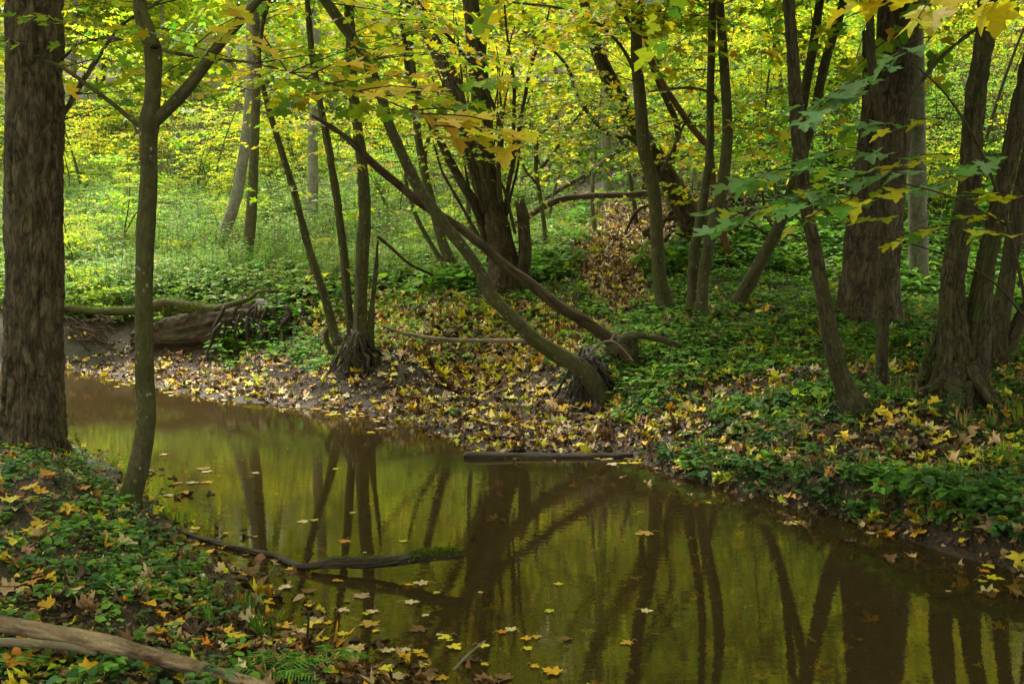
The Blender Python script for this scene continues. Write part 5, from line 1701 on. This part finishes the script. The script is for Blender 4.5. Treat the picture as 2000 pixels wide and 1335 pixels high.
def one_leaf(px, py, w, c, label, group=None, float_=False, tilt=.15, tm=MAPLE_HI, z=None, yaw=None):
    """a single fallen leaf, w pixels wide in the photograph"""
    if float_:
        q = wl(px, py); P = np.array([q[0], q[1], .004])
        nm = np.array([[random.gauss(0, .03), random.gauss(0, .03), 1.0]])
    else:
        P = ground_pt(px, py)
        _, nm = slope_normal(P[:1], P[1:2])
        P[2] += .03 if z is None else z
        nm = nm / np.linalg.norm(nm) + np.array([[random.gauss(0, tilt), random.gauss(0, tilt) - .12, 0]])
    s = w * P[1] / FPX / (1.45 if float_ else 1.25)
    a = random.uniform(0, 6.28) if yaw is None else yaw
    f = np.array([[math.cos(a), math.sin(a), 0]])
    bag = Bag()
    pos = -f * s * .45
    flt = float_
    leaves(bag, pos, f, nm, np.array([s]), pick([(CN[c][0], 1)], 1, .08), tm, .04 if flt else .16, .03 if flt else .3, .12 if flt else .35)
    pt = (pos - f * s * .05)[0]
    tube(bag, np.array([[*pt, .0012], [*(pt - f[0] * s * .3 + [0, 0, .01]), .001], [*(pt - f[0] * s * .6), .0009]]), 4, .02, 0, caps=False, col=(.4, .3, .1))
    o = bag.obj('floating_leaf' if float_ else 'fallen_leaf', [M['litter']], None, origin=np.zeros(3))
    o.location = P
    return tag(o, label, 'leaf', group)


FLOAT = [
    (500, 924, 22, 'c', 'curled cream leaf floating alone on the dark trunk reflections'), (406, 942, 34, 'g', 'golden leaf at the right end of the floating leaf row'), (378, 943, 34, 'c', 'cream leaf in the middle of the floating leaf row'), (345, 944, 30, 's', 'brownish yellow leaf at the left end of the floating leaf row'),
    (400, 915, 40, 's', 'brownish yellow leaf floating above the floating leaf row'), (402, 921, 30, 'c', 'cream leaf tucked under a brownish floating leaf'), (318, 888, 22, 'c', 'small cream leaf floating just right of the slender tree'), (655, 916, 16, 'y', 'tiny yellow leaf floating among the trunk reflections'),
    (590, 1019, 30, 'c', 'left of two cream leaves floating by a curled twig'), (612, 1016, 26, 'l', 'right of two pale leaves floating by a curled twig'), (672, 1058, 34, 'o', 'orange folded leaf floating above the mossy log'), (688, 1002, 20, 'l', 'small pale oval leaf floating behind the folded orange leaf'),
    (786, 1057, 24, 'l', 'pale leaf floating just behind the mossy log end'), (312, 990, 28, 'c', 'cream leaf floating near the slender tree foot'), (365, 962, 34, 'g', 'golden leaf resting on the thin stick by the slender tree'), (330, 968, 30, 'c', 'cream leaf resting on the thin stick by the slender tree'),
    (820, 1139, 42, 'c', 'cream leaf floating in front of the mossy log end'), (800, 1142, 24, 'g', 'golden leaf half under a cream leaf in front of the mossy log'), (852, 1158, 22, 'l', 'faint pale green leaf just below the cream leaf'), (709, 1163, 50, 'p', 'pinkish brown curled maple leaf in the shallows'),
    (806, 1176, 40, 'c', 'cream star shaped leaf in the middle of the shallows'), (672, 1192, 34, 'c', 'cream maple leaf in the shallows left of the small yellow leaf'), (716, 1199, 24, 'y', 'small yellow leaf in the shallows'), (497, 1174, 36, 'c', 'cream maple leaf floating close to the left bank'),
    (830, 1202, 22, 'c', 'small cream leaf below the cream star shaped leaf'), (620, 1213, 30, 'g', 'golden leaf beside the upright dark stick'), (720, 1217, 56, 's', 'long brownish yellow leaf lying under water'), (673, 1238, 34, 'y', 'bright yellow maple leaf right of the upright dark stick'),
    (733, 1233, 22, 'y', 'small bright yellow leaf in the leafy shallows'), (867, 1245, 38, 'y', 'bright yellow maple leaf left of the curved stick'), (996, 1229, 34, 'c', 'cream leaf overlapping an orange leaf on open water'), (984, 1234, 32, 'o', 'orange leaf under a cream leaf on open water'),
    (1026, 1247, 30, 'g', 'left golden leaf of a pair on open water'), (1048, 1245, 28, 'g', 'right golden leaf of a pair on open water'), (1032, 1266, 28, 'y', 'yellow leaf just below the golden pair'), (946, 1261, 32, 'y', 'yellow leaf at the tip of the curved stick'),
    (948, 1298, 24, 'y', 'small yellow leaf right of the curved stick'), (1046, 1302, 26, 'g', 'golden leaf near the bottom of the open water'), (1091, 1140, 26, 'y', 'yellow oval leaf alone in the middle of the water'), (938, 1157, 16, 'c', 'tiny cream leaf on the dark middle water'),
    (1072, 1193, 28, 'l', 'pale green leaf on the dark middle water'), (1222, 1256, 36, 's', 'brownish yellow leaf alone on the dark right water'), (1265, 1193, 34, 'c', 'cream leaf alone on the dark right water'), (1255, 1042, 50, 's', 'long brownish yellow leaf drifting on the dark right water'),
    (856, 1240, 16, 'c', 'tiny cream leaf beside the bright yellow leaf'), (585, 1254, 34, 'o', 'orange leaf at the foot of the upright dark stick'), (690, 1268, 46, 'c', 'large cream leaf behind the golden leaf heap'), (760, 1270, 44, 'c', 'cream leaf with curled rim in the bottom shallows'),
    (790, 1270, 32, 'c', 'narrow cream leaf in the bottom shallows'), (815, 1272, 34, 'g', 'golden leaf in the bottom shallows'), (742, 837, 34, 'c', 'cream leaf floating below the beach'), (735, 823, 20, 'c', 'small cream leaf floating at the beach edge'),
    (725, 845, 26, 'y', 'yellow leaf floating below the beach'), (1010, 868, 34, 'c', 'pale cream leaf floating behind the black log'), (1060, 880, 26, 'c', 'cream leaf touching the black log'), (928, 874, 28, 'g', 'golden leaf at the left end of the black log'), (998, 857, 24, 'y', 'yellow leaf floating behind the black log'),
    (1385, 982, 16, 'y', 'tiny yellow leaf by the right bank'), (1545, 1023, 38, 'c', 'cream leaf floating below the right bank roots'), (1565, 1020, 34, 'y', 'yellow leaf floating below the right bank roots'), (1700, 1042, 26, 'c', 'cream leaf floating close under the right bank'),
    (1932, 1106, 36, 'y', 'yellow leaf floating by the right shore'), (1925, 1116, 28, 'o', 'orange leaf floating by the right shore'), (1945, 1130, 44, 'y', 'large yellow leaf floating by the right shore'), (1920, 1135, 26, 'l', 'pale green leaf floating by the right shore'), (1942, 1153, 30, 'g', 'golden leaf floating lowest by the right shore'), (1990, 1105, 26, 'c', 'cream leaf at the right shore'), (1850, 1155, 14, 'c', 'tiny cream leaf on the dark water at the right'),
]
for (px, py, w, c, lab) in FLOAT:
    one_leaf(px, py, w, c, lab, float_=True)

BANK = [
    (22, 988, 46, 'y', 'large yellow leaf at the left edge of the near bank'), (66, 1050, 56, 'g', 'large golden leaf on the near bank'), (98, 935, 42, 'o', 'orange leaf beside the thick trunk foot'), (15, 862, 34, 'o', 'orange leaf against the thick trunk'), (55, 875, 30, 'o', 'orange leaf right of the trunk foot'),
    (28, 1070, 40, 'y', 'yellow leaf under the large golden leaf'), (70, 1270, 48, 'y', 'bright yellow leaf lying below the thin grey branch'), (145, 1278, 50, 'y', 'bright yellow leaf leaning on the thick pale log'), (45, 1305, 76, 'o', 'large orange leaf in the bottom left corner'), (105, 1300, 60, 'b', 'large brown leaf beside the large orange leaf'),
    (315, 1246, 36, 'g', 'golden leaf standing behind the thick pale log'), (462, 1252, 44, 'y', 'yellow leaf drooping at the end of the near bank'), (440, 1243, 34, 'g', 'golden leaf behind the drooping yellow leaf'), (280, 1160, 46, 'g', 'golden leaf in the middle of the near bank'), (325, 1170, 48, 'o', 'orange leaf in the middle of the near bank'),
    (278, 1150, 30, 'c', 'cream leaf on top of the golden leaf'), (228, 1162, 34, 'c', 'cream leaf left of the golden leaf'), (250, 1068, 46, 'c', 'long cream leaf curled on the near bank'), (140, 1170, 40, 'c', 'narrow curled cream leaf among the round leaves'), (75, 1130, 30, 'g', 'golden leaf at the left side of the near bank'),
    (258, 1105, 28, 'o', 'orange leaf by the root'), (213, 1107, 28, 'o', 'small orange leaf left of the root'), (315, 1120, 36, 'g', 'golden leaf near the water of the near bank'), (285, 978, 30, 'y', 'yellow leaf right of the slender tree foot'), (200, 968, 30, 'g', 'golden leaf left of the slender tree foot'),
    (45, 985, 34, 't', 'tan leaf beside the large yellow leaf'), (70, 1135, 26, 'p', 'pinkish leaf on the near bank'), (205, 1325, 34, 'y', 'yellow leaf below the thick pale log'), (686, 1280, 60, 'g', 'big golden leaf heap top in the bottom shallows'), (672, 1305, 44, 'g', 'golden leaf below the big golden leaf'), (655, 1325, 44, 'y', 'yellow leaf at the bottom of the shallows'),
    (640, 1275, 46, 'b', 'dark reddish brown leaf in the bottom shallows'), (590, 1305, 30, 'g', 'golden leaf beside the fern'),
    (1085, 862, 34, 'y', 'bright yellow maple leaf standing at the shore'), (1130, 876, 32, 'y', 'yellow leaf on the black log'), (1096, 588, 20, 'y', 'yellow leaf caught on the dead leaning trunk'),
    (1420, 882, 36, 'y', 'bright yellow leaf low on the right bank'), (1460, 838, 26, 'y', 'yellow leaf above the bright yellow one on the right bank'), (1740, 833, 28, 'g', 'golden leaf near the split tree'), (1775, 823, 24, 'g', 'golden leaf right of its neighbour near the split tree'),
    (1360, 850, 34, 'c', 'cream leaf low on the right bank'), (1570, 788, 28, 't', 'tan leaf beside the curving rough tree'), (1610, 762, 32, 'y', 'yellow leaf at the foot of the curving rough tree'), (1515, 765, 34, 'c', 'large pale cream leaf left of the curving rough tree'),
    (1840, 920, 32, 'y', 'yellow leaf in the middle of the right bank'), (1785, 928, 26, 'y', 'yellow leaf beside its neighbour in the middle of the right bank'), (1680, 905, 20, 'y', 'small yellow leaf on the right bank'), (1740, 985, 30, 'o', 'orange leaf low over the water on the right bank'), (1785, 990, 24, 'o', 'second orange leaf low over the water on the right bank'),
    (1950, 978, 28, 'y', 'yellow leaf at the right edge of the right bank'), (1530, 985, 26, 'l', 'pale green leaf at the water edge of the right bank'), (1250, 905, 22, 'y', 'yellow leaf where the right bank begins'), (1330, 920, 26, 'g', 'golden leaf hanging over the water at the right bank'), (1550, 870, 24, 'y', 'yellow leaf halfway up the right bank'),
    (1490, 680, 34, 'y', 'yellow leaf pile top below the leaning dark trunk'), (1540, 645, 36, 'y', 'bright yellow leaf behind the curving rough tree'), (1465, 600, 28, 'g', 'golden leaf at the foot of the leaning dark trunk'), (1380, 670, 32, 'c', 'cream leaf on the slope below the twin trunks'), (1312, 628, 26, 'y', 'yellow leaf left of the twin trunks'),
    (1250, 735, 36, 'g', 'golden leaf right of the rotten stump'), (1215, 795, 34, 'g', 'golden leaf below the rotten stump'), (1305, 756, 24, 'y', 'yellow leaf right of the rotten stump'), (700, 730, 34, 'g', 'golden leaf at the foot of the stem clump'), (945, 803, 26, 'y', 'yellow leaf standing on the beach'),
    (430, 575, 14, 'y', 'small yellow leaf in the green field'),
]
for (px, py, w, c, lab) in BANK:
    one_leaf(px, py, w, c, lab)

REG = [('yellow maple leaf lying on the right bank', 'yellow leaves on the right bank', 'yg', lambda: (random.uniform(1250, 1990), random.uniform(620, 960)), 70),
       ('cream maple leaf lying on the right bank', 'cream leaves on the right bank', 'ct', lambda: (random.uniform(1250, 1990), random.uniform(620, 960)), 28),
       ('yellow maple leaf lying on the muddy beach', 'yellow leaves on the beach', 'yg', lambda: (random.uniform(150, 1180), random.uniform(700, 860)), 60),
       ('cream maple leaf lying on the muddy beach', 'cream leaves on the beach', 'c', lambda: (random.uniform(150, 1180), random.uniform(710, 860)), 34),
       ('orange or golden leaf lying on the near left bank', 'orange and golden leaves on the near bank', 'ggo', lambda: (random.uniform(0, 480), random.uniform(930, 1330)), 34)]
for lab, grp, cs, fn, n in REG:
    cnt = 0
    while cnt < n:
        px, py = fn()
        g = ground_pt(px, py)
        if g[2] < .02: continue
        if 'beach' in lab and not inside(g[:1], g[1:2], R_BEACH)[0]: continue
        one_leaf(px, py, random.uniform(.09, .14) * FPX / g[1] * (.75 if g[1] < 5 else 1), random.choice(cs), lab, grp)
        cnt += 1

# ------------------------------------------------------------------ fern
def fern(px, py, label, fronds, size):
    g = ground_pt(px, py)
    r = root('fern', g, label, 'fern')
    for k in range(fronds[0]):
        a = fronds[1] + (fronds[2] - fronds[1]) * (k + .5) / fronds[0] + random.uniform(-.1, .1)
        d = np.array([math.cos(a), math.sin(a), 0])
        L = size * random.uniform(.8, 1.15)
        n = 17
        bag = Bag()
        pts = []
        pos, fw, sz = [], [], []
        for i in range(n + 1):
            t = i / n
            p = g + d * L * t + np.array([0, 0, .02 + L * (.55 * t - .5 * t * t)])
            pts.append([*p, .0022 * (1 - .8 * t)])
            if t > .12:
                sd = np.array([-d[1], d[0], 0])
                w = L * .26 * math.sin(math.pi * min(1, .10 + t * .9)) ** .7
                for s_ in (-1, 1):
                    pos.append(p); fw.append(sd * s_ + d * .45 + np.array([0, 0, -.15])); sz.append(w + .006)
        tube(bag, np.array(pts), 4, .03, 0, caps=False, col=(.2, .3, .05))
        N = len(pos)
        leaves(bag, np.array(pos), np.array(fw), np.tile([0, 0, 1.0], (N, 1)) + RG.normal(size=(N, 3)) * .1, np.array(sz), pick([((.13, .36, .04), 1)], N, .1), FROND, .1, .25)
        bag.obj('frond', [M['herb']], r, origin=g)


fern(520, 1330, 'bright green fern with spread fronds at the end of the thick pale log', (6, -.6, 3.6), .22)
fern(640, 1300, 'small fern leaning over the leafy shallows', (3, -.3, 2.2), .16)
print('verts', sum(len(o.data.vertices) for o in bpy.data.objects if o.type == 'MESH'))
